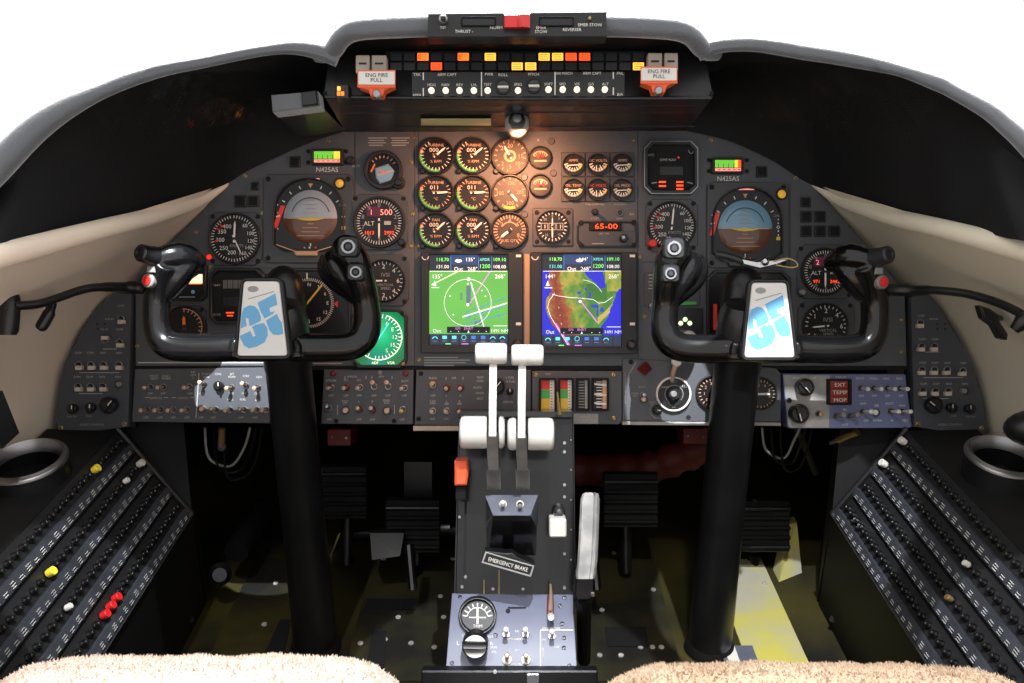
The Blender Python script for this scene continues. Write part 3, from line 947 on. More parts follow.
def toggle(par, u, v, d, lu=0, lv=0, m='bronze_lever', L=.020, ring_='steel', r=3.6, w=1.0, lock=False):
    """a toggle switch: nut, bush and a tapered bat lever standing out of the plate"""
    q = MB()
    q.cyl(u, v, r, d - .0018, d + .0005, ring_, .5, 12)
    q.cyl(u, v, r * .66, d - .0045, d, 'dark_steel', .4, 12)
    s_ = part('toggle_switch', q, par)
    q = MB()
    k = d / F
    a = pt(u, v, d - .003)
    b = a + Vector((lu * k, -lv * k, L))
    q.tube([a, lerp(a, b, .45), lerp(a, b, .85), lerp(a, b, .97), b], [.0018 * w, .0022 * w, .0034 * w, .0031 * w, .0015 * w], m, 10)
    part('lever', q, s_)
    return s_
o = thing('toggle_switch_plate', 'small black toggle switch above the red digital readout', 'switch', pt(595, 212, D))
toggle(o, 595, 212, D, 0, 1, 'knob_black', .016, 'bezel_black')
o = thing('push_button', 'small round steel push button right above the red digital readout', 'button', pt(620.2, 212.5, D))
q = MB()
q.ring(620.2, 212.5, 2.3, 3.6, D - .003, D, 'steel', .5, 16)
part('ring', q, o)
q = MB()
q.cyl(620.2, 212.5, 2.2, D - .002, D, 'dial_grey', .5, 14)
part('cap', q, o)

# ------------------------------------------------------------------ two map displays
def screen(mb, u0, v0, u1, v1, d, w, h, fn, store):
    b = len(mb.v)
    vs, fs, cs = [], [], []
    for j in range(h):
        for i in range(w):
            a, c = u0 + (u1 - u0) * i / w, v0 + (v1 - v0) * j / h
            e, f_ = u0 + (u1 - u0) * (i + 1) / w, v0 + (v1 - v0) * (j + 1) / h
            n = len(vs)
            vs += [pt(a, f_, d), pt(e, f_, d), pt(e, c, d), pt(a, c, d)]
            fs.append((n, n + 1, n + 2, n + 3))
            store += [fn((i + .5) / w, (j + .5) / h)] * 4
    mb.add(vs, fs, 'screen_pixels')
def finish_screen(ob, store):
    col = ob.data.color_attributes.new('Col', 'FLOAT_COLOR', 'CORNER')
    for i, c in enumerate(store): col.data[i].color = L3(c)
def inpoly(x, y, P):
    r = False
    for i in range(len(P)):
        (a, b), (c, e) = P[i - 1], P[i]
        if (b > y) != (e > y) and x < (c - a) * (y - b) / (e - b) + a: r = not r
    return r
def mix3(a, b, t): return tuple(a[i] + (b[i] - a[i]) * max(0, min(1, t)) for i in range(3))
def bands(x, y):
    """top data bar and bottom button bar common to both displays"""
    if y < .175: return (26, 42, 70) if .27 < x < .62 and y > .11 else ((38, 70, 122) if .27 < x < .62 else (12, 22, 40))
    if y > .985: return (10, 14, 26)
    if y > .875: return (22, 44, 82) if (x * 7.9) % 1 > .12 else (8, 16, 34)
    return None
def scr_green(x, y):
    b = bands(x, y)
    if b: return b
    n = noise.noise((x * 3, y * 3, 1)) * 8
    c = (116 + n, 206 + n, 84)
    if (abs(x - .5 + (y - .5) * -.02) < .028 and .34 < y < .56) or (abs(x - .62) < .05 and .7 < y < .79 and noise.noise((x * 30, y * 30, 3)) > 0): c = (96, 134, 140)
    if abs(x - .41) < .015 and .42 < y < .5: c = (110, 160, 130)
    return c
WEST = [(.10, .17), (.08, .28), (.12, .40), (.06, .46), (.04, .56), (.07, .66), (.13, .76), (.22, .86), (.30, .98), (.35, 1), (1, 1), (1, .17)]
EAST = [(1.0, .36), (.93, .42), (.90, .52), (.86, .60), (.83, .68), (.78, .74), (.74, .80), (.76, .9), (1, .9)]
BAY = [(.52, .175), (.56, .24), (.66, .30), (.74, .38), (.80, .36), (.78, .26), (.76, .175)]
def scr_map(x, y):
    b = bands(x, y)
    if b: return b
    n = noise.noise((x * 9, y * 9, 4)) * .5 + noise.noise((x * 22, y * 22, 2)) * .3
    xx, yy = x + .012 * noise.noise((x * 20, y * 20, 7)), y + .012 * noise.noise((x * 20, y * 20, 9))
    sea = (24, 30, 226)
    if not inpoly(xx, yy, WEST) or inpoly(xx, yy, EAST) or inpoly(xx, yy, BAY): return sea
    if x < .05: return sea
    lk = ((.66, .56, .05, .018), (.70, .62, .018, .05), (.76, .60, .022, .03), (.60, .44, .02, .03), (.47, .42, .025, .02), (.48, .49, .018, .04), (.55, .38, .02, .015))
    for a, c, e, f_ in lk:
        if ((xx - a) / e) ** 2 + ((yy - c) / f_) ** 2 < 1 + n: return (42, 70, 196)
    green, yel, brn, red, tan = (64, 138, 40), (190, 178, 66), (176, 88, 38), (140, 48, 22), (226, 200, 120)
    ridge = abs(x - (.16 + .17 * max(0, y - .28))) / (.08 + .26 * max(0, y - .30))
    n2 = noise.noise((x * 34, y * 34, 6))
    t = 1 - ridge + n * .6 + n2 * .35
    c = mix3(green, yel, .42 + n * 1.5 + max(-.35, min(.5, (.5 - x) * 2.2)) + max(0, .4 - y) * .6)
    if x > .8 and y < .4: c = mix3(yel, green, .2 + n)
    if .55 < x < .82 and .32 < y < .5: c = mix3(green, (50, 110, 40), .5 + n)
    if t > .05: c = mix3(c, brn, (t + .1) * 2)
    if t > .5: c = mix3(brn, red, (t - .4) * 1.6)
    if t > 1.12 and n2 > .1: c = tan
    if .70 < x < .95 and abs(y - (1.28 - .82 * x) - .02) < .035: c = mix3(yel, tan, .5 + n)
    return c
def gps(label, bz, sc_, fn, right):
    u0, v0, u1, v1 = bz
    s0, t0, s1, t1 = sc_
    o = thing('map_display', label, 'display', pt((u0 + u1) / 2, v1, D), 'map displays')
    q = MB()
    q.frame(rrect(u0, v0, u1, v1, 1.5), rrect(s0 - 1, t0 - 1, s1 + 1, t1 + 1, .6), D - .011, D, 'bezel_black', .6, D - .006)
    q.frame(rrect(s0 - 4, t0 - 2.6, s1 + 3.5, t1 + 3, .6), rrect(s0 - 3, t0 - 2, s1 + 2.8, t1 + 2.2, .6), D - .0117, D - .011, 'dial_grey' if right else 'copper_glow', .1)
    part('bezel', q, o)
    q = MB()
    store = []
    screen(q, s0 - .8, t0 - .8, s1 + .8, t1 + .8, D - .0065, 104, 120, fn, store)
    so = part('screen', q, o)
    finish_screen(so, store)
    q = MB()
    e = D - .0069
    X = lambda x: s0 + (s1 - s0) * x
    Y = lambda y: t0 + (t1 - t0) * y
    W_, G_, V_, C_ = 'em_screenwhite', 'em_textgreen', 'em_violet', 'em_cyan'
    q.text('118.70', X(.16), Y(.045), 3.4, e, G_)
    q.text('131.00', X(.16), Y(.125), 3.4, e, C_ if right else W_)
    q.text('135\u00b0' if not right else '144\u00b0', X(.52), Y(.045), 3.6, e, W_)
    q.text('Out', X(.37), Y(.15), 3.8, e, W_)
    q.text('268\u00b0', X(.55), Y(.15), 3.8, e, W_)
    q.text('XPDR', X(.71), Y(.045), 2.8, e, C_)
    q.text('1200', X(.71), Y(.12), 4, e, G_)
    q.text('109.10', X(.9), Y(.045), 3.4, e, G_)
    q.text('108.00', X(.9), Y(.125), 3.4, e, W_)
    q.ball(pt(X(.37 if not right else .47), Y(.06), e), (.0055, .0026, .0002), W_, 14, 6)
    for x in (.27, .63, .8): q.line(X(x), Y(.01), X(x), Y(.17), .5, e, 'em_blue')
    q.line(X(0), Y(.178), X(1), Y(.178), .45, e, W_)
    q.text('135\u00b0' if not right else '144\u00b0', X(.09), Y(.235), 4, e, W_)
    q.text('268\u00b0', X(.91), Y(.235), 4, e, W_)
    q.text('Out', X(.09), Y(.845), 3.6, e, W_)
    q.text('1491 NM', X(.90), Y(.845), 3.2, e, W_)
    q.line(X(.82), Y(.79), X(1), Y(.79), .6, e, W_)
    q.line(X(.02), Y(.36), X(.12), Y(.36), .8, e, W_)
    q.flat([(X(.06), Y(.28)), (X(.085), Y(.34)), (X(.035), Y(.34))], e, W_)
    q.flat(rrect(X(.22), Y(.80), X(.78), Y(.872), .4, 2), e, 'em_navy')
    q.flat(rrect(X(.225), Y(.807), X(.775), Y(.865), .4, 2), e - .0001, 'dial_black')
    q.text('GPS', X(.36), Y(.82), 2.2, e - .0003, V_)
    q.text('ENRT', X(.5), Y(.82), 2.6, e - .0003, V_)
    for x in (.27, .37, .63, .73): q.disc(X(x), Y(.853), .5, e - .0003, W_, 8)
    q.flat([(X(.5), Y(.84)), (X(.515), Y(.866)), (X(.485), Y(.866))], e - .0003, W_)
    for i_ in range(8):
        if right and i_ == 7: continue
        x = X(.065 + i_ * .125)
        y = Y(.92)
        if i_ in (0, 6, 7): q.arc(x, y + 2, 2.1, 3, -80, 80, e, C_)
        elif i_ == 3: q.arc(x, y, 2, 2.5, 0, 360, e, C_)
        else: q.flat(rrect(x - 2.2, y - 1.6, x + 2.2, y + 1.6, .5, 2), e, (C_, 'em_blue')[i_ > 2])
        q.line(x - 2.2, Y(.962), x + 2.2, Y(.962), .7, e, 'mark_grey')
    q.line(X(.2), Y(.993), X(.27), Y(.993), 1, e, G_)
    q.line(X(.41), Y(.993), X(.5), Y(.993), 1, e, V_)
    if not right:
        cx, cy, R_ = X(.49), Y(.53), 23.5
        q.arc(cx, cy, R_ - .22, R_ + .22, 0, 360, e, W_, 48)
        q.line(X(.53), Y(.30), X(.70), Y(.80), 1.1, e, W_)
        q.line(X(.42), Y(.69), X(1), Y(.535), 1.2, e, W_)
        q.line(X(.50), Y(.56), X(.78), Y(.18), .9, e, V_)
        q.line(X(.02), Y(.33), X(.36), Y(.18), .8, e, 'em_lime')
        for a in range(3):
            q.line(X(.46), Y(.655 + a * .065 - .02), X(1), Y(.47 + a * .09), .5, e, 'em_blue')
            q.line(X(.47 + a * .2), Y(.63), X(.52 + a * .2), Y(.72), .5, e, 'em_blue')
        for a in (0, 50, 70, 290, 230): q.disc(*pol(cx, cy, R_ * .8, a), .8, e, W_, 8)
        q.disc(cx + 1, cy - R_, 1.8, e, W_, 10)
        q.disc(cx, cy + 2, 1.6, e, W_, 10)
    else:
        for P in ([(.12, .43), (.2, .45), (.33, .465), (.5, .475), (.65, .49), (.72, .53), (.8, .52), (.9, .46)], [(.15, .42), (.08, .5), (.06, .58), (.10, .68), (.2, .82), (.32, .99)]):
            for a, b in zip(P, P[1:]): q.line(X(a[0]), Y(a[1]), X(b[0]), Y(b[1]), .55, e, W_)
        q.line(X(.48), Y(.50), X(.70), Y(.74), 1.2, e, 'em_violet')
        q.line(X(.16), Y(.75), X(.34), Y(.99), 1.6, e, 'em_violet')
        q.arc(X(.49), Y(.53), 23.3, 23.7, 5, 62, e, W_)
        q.disc(X(.48), Y(.51), 1.6, e, W_, 10)
    part('map_graphics', q, o)
    q = MB()
    q.arc(u0 + 4.5, v0 + 4.5, 2.8, 3.6, 90, 270, D - .0115, 'mark_white')
    part('card_slot', q, o)
    for a, b in ((u1 - 4.5, v0 + 4), (u1 - 4.5, v0 + 72)):
        q = MB()
        q.prism(rrect(a - 2.6, b - 1.4, a + 2.6, b + 1.4, .4, 2), D - .0125, D - .01, 'mark_white', .3)
        part('key', q, o)
    q = MB()
    q.cyl(u1 - 5.2, v1 - 9, 5, D - .018, D - .01, 'knob_black', 1, 20)
    q.cyl(u1 - 5.2, v1 - 9, 3.2, D - .026, D - .017, 'bezel_grey', .8, 16)
    part('knob', q, o)
gps('map colour display showing a bright green airport map with white runways', (420.8, 252, 523, 353), (430, 255.5, 507, 344.5), scr_green, False)
gps('map colour display showing a terrain map with blue sea and brown mountains', (530.5, 252, 637, 354), (543, 255, 620.5, 346), scr_map, True)

# ------------------------------------------------------------------ flight instruments
def asi(q, u, v, r):
    q.ticks(u, v, r * .84, r * .96, 0, 350, 48, .7, E2, 'mark_white')
    q.circle_text([(40, '60'), (72, '100'), (98, '120'), (122, '140'), (150, '160')], u, v, r * .70, r * .15, E2, 'mark_white')
    q.circle_text([(190, '200'), (228, '250'), (265, '300'), (300, '350'), (330, '400')], u, v, r * .58, r * .17, E2, 'mark_white')
    q.text('KNOTS', u + r * .1, v + r * .3, r * .12, E2, 'mark_grey')
    for a in (262, 300, 315): q.flat([pol(u, v, r * .9, a), pol(u, v, r * .68, a - 5), pol(u, v, r * .68, a + 5)], E3, 'mark_red')
gauge('airspeed_indicator', 'round airspeed dial with white needle at the far left of the left flight instruments', 234, 238.5, 26, 'dial_black', (208, 212, 262, 265.5), 24.2, asi, [(3, 18, 1.8, 'needle_white'), (155, 17, 1, 'needle_white')], cut=7)
gauge('airspeed_indicator', 'round airspeed dial with red bug knob, left of the right hand horizon', 672, 225.5, 24.5, 'dial_black', (645.5, 199, 698, 252), 22.8, asi, [(6, 19, 1.6, 'needle_white')], cut=7)
k = MB()
k.cyl(653.5, 243, 4.2, D - .014, D - .003, 'mark_red', 1.2, 16)
solo('bug_knob', k, 'small red knob at the lower corner of the right airspeed dial', 'knob')
o = thing('indicator_light', 'tiny glowing red light below the left airspeed dial', 'light', pt(209, 257, D))
k = MB()
k.lathe([(.0001, .004), (.003, .003), (.004, 0)], pt(209, 257, D - .003), (0, 0, 1), 'em_red', 12)
part('lens', k, o)

def adi(side, u, v, plate_, shape, ballr, redline, sky, lamp_):
    o = thing('attitude_indicator', 'large artificial horizon with %s' % side, 'gauge', pt(u, v + 30, D))
    q = MB()
    q.prism(octo(*plate_, 4), D - .003, D + .001, 'bezel_grey', .6)
    for a in (plate_[0] + 5, plate_[2] - 5):
        for b in (plate_[1] + 5, plate_[3] - 5): q.screw(a, b, 2.6, D - .003, 'deep_black')
    inner = [(u + (a - u) * .965, v + (b - v) * .965) for a, b in shape]
    q.frame(shape, inner, D - .010, D, 'bezel_black', .5, D - .003)
    part('bezel', q, o)
    q = MB()
    q.flat(inner, D - .0035, 'dial_black')
    e = D - .004
    cx, cy = u, v
    q.ticks(cx, cy, ballr * 1.1, ballr * 1.22, -60, 60, 7, 1, e, 'mark_white')
    q.flat([(cx - 2.4, cy - ballr - 6.5), (cx + 2.4, cy - ballr - 6.5), (cx, cy - ballr - 2)], e, 'mark_tan')
    q.line(cx - 9, cy - ballr - 11, cx + 9, cy - ballr - 11, 1.4, e, 'em_pink')
    ru = shape[0][0]
    rx = cx + ballr * 1.19
    for b in (-6, -3, 3, 6): q.disc(rx + 1, cy + b * 1.3, .7, e, 'mark_white', 8)
    q.frame(circ(rx + 1, cy, 2, 4), circ(rx + 1, cy, 1.2, 4), e - .0003, e, 'mark_white', .1)
    q.text('CMD', rx - .5, cy - 11.5, 2.2, e, 'mark_grey')
    q.flat(rrect(rx - 1, cy + 9.5, rx + 3, cy + 13, .3, 2), e, 'mark_yellow')
    for b in (-12, -4, 4, 12): q.disc(cx - ballr * 1.26 + 1, cy + b, .7, e, 'mark_white', 8)
    part('dial', q, o)
    # ball: shallow dome, sky above the horizon and earth below
    q = MB()
    hz = 1.5
    rings = 9
    for mname, sgn in ((sky, 1), ('ground_brown', -1)):
        vs, fs = [], []
        n = 24
        for i_ in range(rings + 1):
            for j in range(n + 1):
                t = math.pi * j / n
                x = math.cos(t)
                rr = ballr * i_ / rings
                a, b = x * rr, math.sin(t) * rr * sgn
                b = b + hz * -1 * (1 - (abs(b) / ballr) ** 1) if True else b
                dz = .006 * math.sqrt(max(0, 1 - (i_ / rings) ** 2))
                vs.append(pt(cx + a, cy - b, D - .004 - dz))
        for i_ in range(rings):
            for j in range(n):
                f = (i_ * (n + 1) + j, i_ * (n + 1) + j + 1, (i_ + 1) * (n + 1) + j + 1, (i_ + 1) * (n + 1) + j)
                fs.append(f if sgn > 0 else tuple(reversed(f)))
        q.add(vs, fs, mname)
    part('horizon_ball', q, o)
    q = MB()
    e = D - .0108
    for i_, w in enumerate((7, 5, 7, 4)): q.line(cx - w, cy - 4 - i_ * 4.2, cx + w, cy - 4 - i_ * 4.2, .6, e, 'mark_grey')
    for i_, w in enumerate((3, 8, 9, 14)): q.line(cx - w, cy + 7 + i_ * 4, cx + w, cy + 7 + i_ * 4, .6, e, 'mark_tan')
    q.line(cx - ballr * .86, cy + hz, cx + ballr * .9, cy + hz, .9, e, 'mark_tan')
    q.arc(cx, cy, ballr * .70, ballr * .73, -75, 75, e, 'dial_grey')
    part('pitch_marks', q, o)
    q = MB()
    q.prism([(cx - 18, cy + hz - .5), (cx - 6, cy + hz + .2), (cx, cy + hz - 1), (cx + 6, cy + hz + .2), (cx + 18, cy + hz - .5), (cx + 7, cy + hz + 2), (cx, cy + hz + 2.6), (cx - 7, cy + hz + 2)], D - .0125, D - .0115, 'mark_yellow')
    part('aircraft_symbol', q, o)
    q = MB()
    (a, b), (c, e2) = redline
    nx = 2.2
    q.prism([(a - nx, b), (a + nx, b), (c + nx, e2), (c - nx, e2)], D - .0062, D - .0045, 'needle_red')
    q.line(a - 7, lerp(b, e2, .5), a - 3, lerp(b, e2, .45), 1.2, D - .0064, 'mark_white')
    part('speed_command_bar', q, o, 'red slanted command bar')
    q = MB()
    yb = cy + ballr + 4
    q.line(cx, yb - 8, cx, yb - 1.5, 1.1, D - .0045, 'mark_white')
    for a, m_ in ((-6, 'mark_blue'), (-1, 'mark_white'), (5, 'mark_red')): q.disc(cx + a, yb, 1, D - .0046, m_, 8)
    q.prism([(cx - 17, yb + 3.2), (cx + 7, yb + 3.2), (cx + 6, yb + 8), (cx - 15, yb + 8)], D - .011, D - .003, 'mark_tan' if 'tan' in side else 'bezel_grey', .8)
    q.line(cx - 34, yb - 3, cx - 16, yb + 3.5, 1, D - .0105, 'mark_tan' if 'tan' in side else 'bezel_grey')
    q.line(cx + 24, yb - 2, cx + 6, yb + 3.5, 1, D - .0105, 'mark_tan' if 'tan' in side else 'bezel_grey')
    part('inclinometer', q, o)
    l = MB()
    lu, lv = lamp_
    l.ring(lu, lv, 4.2, 6, D - .006, D, 'bezel_black', .6, 20)
    part('lamp_socket', l, o)
    l = MB()
    l.lathe([(.0001, .004), (.0045, .0025), (.0066, 0)], pt(lu, lv, D - .004), (0, 0, 1), 'em_dimamber', 16)
    part('amber_lamp', l, o)
def adishape(u, v, w, top, bot):
    o = []
    for i_ in range(17):
        a = math.pi * i_ / 16
        o.append((u - w * math.cos(a), v - (v - top) * math.sin(a) ** .8))
    return [(u - w, bot - 7)] + o + [(u + w, bot - 7), (u + w - 10, bot), (u - w + 10, bot)]
adi('pale blue sky, brown earth and tan inclinometer, left seat side', 310.5, 216.8, (263, 174, 353, 263), adishape(308, 218, 35.5, 177.5, 251), 26.8, ((283, 205.5), (274.8, 228)), 'sky_grey', (339.5, 183.3))
adi('blue sky and grey inclinometer, right seat side', 745.2, 227.2, (707, 182, 789, 268), adishape(748, 227, 35.5, 186.5, 260), 27, ((718, 212.5), (711.5, 235.5)), 'sky_blue', (782, 194))

def drum(q, u, v, r, num):
    q.ticks(u, v, r * .82, r * .96, 0, 352.8, 50, .7, E2, 'mark_white')
    q.circle_text([(i_ * 36, str(i_)) for i_ in range(10)], u, v, r * .72, r * .18, E2, 'mark_grey')
    q.flat(rrect(u - r * .52, v - r * .66, u + r * .06, v - r * .24, .5, 2), E1, 'em_magenta')
    q.text(num[0], u - r * .36, v - r * .42, r * .22, E2, 'em_pink')
    q.text(num[1], u + r * .3, v - r * .42, r * .25, E2, 'em_pink')
    q.text('ALT', u - r * .42, v + r * .06, r * .18, E2, 'mark_white')
    q.flat(rrect(u + r * .22, v - r * .04, u + r * .5, v + r * .12, .3, 2), E2, 'mark_dim')
    q.text(num[2], u - r * .42, v + r * .45, r * .15, E2, 'em_redorange')
    q.text(num[3], u + r * .42, v + r * .45, r * .15, E2, 'em_redorange')
gauge('altimeter', 'round altimeter with glowing pink digits 500 above the left yoke', 379, 222, 26, 'dial_black', (351, 194, 408, 250), 23.6, lambda q, u, v, r: drum(q, u, v, r, ('1', '500', '1013', '2992')), [(180, 17, 1.7, 'needle_white')], cut=8)
gauge('altimeter', 'round altimeter with red glowing digits beside the grip of the right yoke', 825.5, 271.5, 24, 'dial_black', (797, 244, 854, 299), 22, lambda q, u, v, r: drum(q, u, v, r, ('2', '1', '971', '2442')), [(180, 16, 1.7, 'needle_white')], cut=8)
for u, v, s_ in ((401, 242, 'left'), (803, 292, 'right')):
    k = MB()
    k.cyl(u, v, 3.6, D - .016, D - .003, 'knob_black' if s_ == 'left' else 'steel', .9, 16)
    solo('setting_knob', k, 'small setting knob at the lower corner of the %s altimeter' % s_, 'knob')
# standby horizon
o = thing('standby_horizon', 'small round standby horizon tilted over, above the left altimeter', 'gauge', pt(383, 169, D))
q = MB()
q.ring(382.8, 169.5, 15.5, 19.5, D - .012, D, 'bezel_black', .8, 36, D - .003)
q.prism(circ(398, 182, 6.5, 18), D - .010, D, 'bezel_black', .8)
part('bezel', q, o)
q = MB()
q.disc(382.8, 169.5, 15.8, D - .0035, 'dial_black')
q.ticks(382.8, 169.5, 11.5, 14.5, -50, 60, 7, 1, D - .004, 'mark_tan')
q.line(371, 172, 375, 164, 1.8, D - .004, 'needle_orange')
part('dial', q, o)
q = MB()
q.prism([(374.5, 168), (388, 163.5), (394.5, 171), (391, 180), (379.5, 183.5), (375.5, 178)], D - .007, D - .003, 'sky_blue', 1)
q.line(377, 175.5, 393, 170.5, 1.1, D - .0075, 'mark_tan')
q.line(379.5, 170, 386, 173, 1.3, D - .0076, 'needle_orange')
q.line(384, 178, 393, 174, .7, D - .0075, 'mark_blue')
part('horizon_ball', q, o)
q = MB()
q.cyl(398, 182, 3.7, D - .018, D - .009, 'knob_black', .9, 16)
part('knob', q, o)
# vertical speed
def vsi(q, u, v, r):
    q.ticks(u, v, r * .84, r * .97, -90, 270 - 25, 28, .8, E2, 'mark_white')
    q.circle_text([(-50, '1'), (0, '2'), (45, '4'), (90, '6'), (135, '4'), (180, '2'), (230, '1')], u, v, r * .72, r * .22, E2, 'mark_white')
    q.text('IVSI', u + r * .08, v - r * .30, r * .2, E2, 'mark_grey')
    q.text('VERTICAL', u + r * .1, v + r * .2, r * .13, E2, 'mark_grey')
    q.text('SPEED', u + r * .1, v + r * .38, r * .13, E2, 'mark_grey')
gauge('vertical_speed_indicator', 'round IVSI dial half hidden behind the inner horn of the left yoke', 383.5, 280.7, 21.5, 'dial_grey', (356, 254, 409, 306), 20, vsi, [(270, 13, 1.6, 'needle_white')], cut=7)
gauge('vertical_speed_indicator', 'round IVSI dial low beside the outer horn of the right yoke', 826, 326, 23, 'dial_black', (798, 301, 855, 353), 21.4, vsi, [(265, 14, 1.6, 'needle_white')], cut=7)
# green glowing display
o = thing('radio_magnetic_indicator', 'square bearing display glowing bright green below the left yoke horn', 'display', pt(379, 368, D))
q = MB()
q.frame(octo(351, 309, 407, 368, 7), octo(354, 312, 404, 365, 6.4), D - .009, D, 'bezel_black', .6, D - .003)
for a, b in ((402, 313), (355, 364), (403, 364)): q.screw(a, b, 2, D - .009, 'brass' if b > 320 and a > 400 else 'deep_black')
part('bezel', q, o)
q = MB()
def green(x, y):
    r_ = math.hypot(x - .55, (y - .42))
    c = mix3((60, 235, 160), (8, 120, 66), r_ * 1.7)
    return mix3(c, (30, 160, 190), max(0, .55 - math.hypot(x - .45, y - .95) * 1.6))
store = []
screen(q, 353.8, 311.8, 404.2, 365.2, D - .0035, 20, 20, green, store)
so = part('screen', q, o)
finish_screen(so, store)
q = MB()
q.arc(379, 337, 22.5, 23.4, 20, 235, D - .004, 'em_lime')
q.ticks(379, 337, 19, 23, -150, 190, 35, .9, D - .0042, 'em_screenwhite')
q.circle_text([(60, 'E'), (90, '12'), (120, '15'), (150, 'S'), (30, '6')], 379, 337, 15.5, 4, D - .0042, 'em_screenwhite')
q.line(371, 350, 389, 323, 1.2, D - .0043, 'em_cyan')
q.text('ADF', 375, 362.8, 2.6, D - .0042, 'em_lime')
q.text('VOR', 391, 362.8, 2.6, D - .0042, 'em_lime')
part('compass_marks', q, o)
# horizontal situation indicators
def hsi(lab, u, v, sq, left):
    o = thing('horizontal_situation_indicator', lab, 'gauge', pt(u, v + 34, D))
    q = MB()
    q.frame(octo(*sq, 8), octo(sq[0] + 3, sq[1] + 3, sq[2] - 3, sq[3] - 3, 7), D - .008, D, 'bezel_black', .6, D - .003)
    part('bezel', q, o)
    q = MB()
    q.flat(octo(sq[0] + 2.8, sq[1] + 2.8, sq[2] - 2.8, sq[3] - 2.8, 7), D - .0035, 'dial_black')
    e = D - .004
    q.ticks(u, v, 22, 25, 0, 355, 72, .6, e, 'mark_white')
    q.circle_text([(a, t_) for a, t_ in ((0, 'N'), (30, '3'), (60, '6'), (90, 'E'), (120, '12'), (150, '15'), (180, 'S'), (210, '21'), (240, '24'), (270, 'W'), (300, '30'), (330, '33'))], u, v, 18.5, 3.4, e, 'mark_white')
    q.flat([pol(u, v, 25, 92), pol(u, v, 29, 85), pol(u, v, 29, 99)], e, 'mark_red')
    if left: q.disc(u + 36, v + 22, 9, D - .0033, 'ground_brown', 24)
    part('dial', q, o)
    q = MB()
    q.line(u - 13, v + 14, u + 13, v - 18, 1.8, D - .0046, 'mark_yellow')
    q.line(u - 2, v - 30, u - 2, v - 24, 1.4, D - .0046, 'mark_white')
    part('course_needle', q, o)
    if not left:
        q = MB()
        q.prism([(u - 33.5, v - 4), (u - 30, v - 4), (u - 30, v + 22), (u - 33.5, v + 22)], D - .0055, D - .004, 'needle_red')
        part('glide_slope_bar', q, o, 'bright red vertical bar')
hsi('large compass dial with yellow course needle hidden behind the left yoke hub', 309, 303, (268, 268, 351, 343), True)
hsi('large compass dial with bright red vertical bar hidden behind the right yoke hub', 747, 308, (707, 270, 791, 348), False)
# radio and warning displays
o = thing('radio_display', 'black octagonal radio display with two grey windows left of the left yoke hub', 'display', pt(236, 324, D))
q = MB()
q.frame(octo(209, 268, 264, 324, 6), octo(212, 271, 261, 321, 5.5), D - .010, D, 'bezel_black', .7, D - .003)
part('bezel', q, o)
q = MB()
q.flat(octo(211.8, 270.8, 261.2, 321.2, 5.5), D - .0035, 'deep_black')
q.text('NAV', 217, 285, 2.4, D - .004, 'mark_dim')
q.text('MODE', 216, 314.5, 2.4, D - .004, 'mark_grey')
q.line(226, 312.7, 234, 312.7, 1.2, D - .004, 'em_redorange')
q.line(227, 315.6, 233, 315.6, 1.2, D - .004, 'em_redorange')
part('face', q, o)
for v0, v1, m_ in ((280, 288.5, 'lcd_grey'), (297, 306, 'dial_grey')):
    q = MB()
    q.prism(rrect(223, v0, 250, v1, .5, 2), D - .0045, D - .003, m_)
    for i_ in range(4): q.line(227.5 + i_ * 5.3, v0, 227.5 + i_ * 5.3, v1, .6, D - .0049, 'dial_black')
    part('window', q, o)
o = thing('radio_display', 'black octagonal display with silver rim above the right airspeed dial', 'display', pt(671, 194, D))
q = MB()
q.frame(octo(644, 140.5, 698.5, 194, 7), octo(645.4, 141.9, 697.1, 192.6, 6.6), D - .012, D, 'steel', .4, D - .003)
q.frame(octo(645.2, 141.7, 697.3, 192.8, 6.6), octo(648, 144.5, 694.5, 190, 5.6), D - .011, D, 'bezel_black', .5, D - .003)
part('bezel', q, o)
q = MB()
q.flat(octo(647.8, 144.3, 694.7, 190.2, 5.6), D - .0035, 'deep_black')
q.frame(rrect(655, 150, 687, 177, 1), rrect(656, 151, 686, 176, 1), D - .0045, D - .003, 'dial_black', .3)
q.text('DME NAV', 668, 159.8, 2.6, D - .004, 'mark_dim')
q.disc(678.5, 157.5, .8, D - .004, 'em_red', 8)
q.arc(691, 151, 2, 2.6, 0, 300, D - .004, 'mark_dim')
q.text('ATC', 651, 155, 2.4, D - .004, 'mark_dim')
q.line(651.5, 183.3, 657, 182.3, 1.2, D - .004, 'mark_grey')
q.line(687, 182.3, 693, 183.6, 1.2, D - .004, 'mark_grey')
for u_, vv in ((662.5, (182, 186)), (680, (182, 185.5, 189))):
    for v in vv: q.line(u_ - 3.6, v, u_ + 3.4, v, 1.7, D - .004, 'em_redorange')
part('face', q, o)
q = MB()
q.prism(rrect(660, 166.5, 683, 175, .5, 2), D - .0045, D - .003, 'dial_grey')
part('window', q, o)
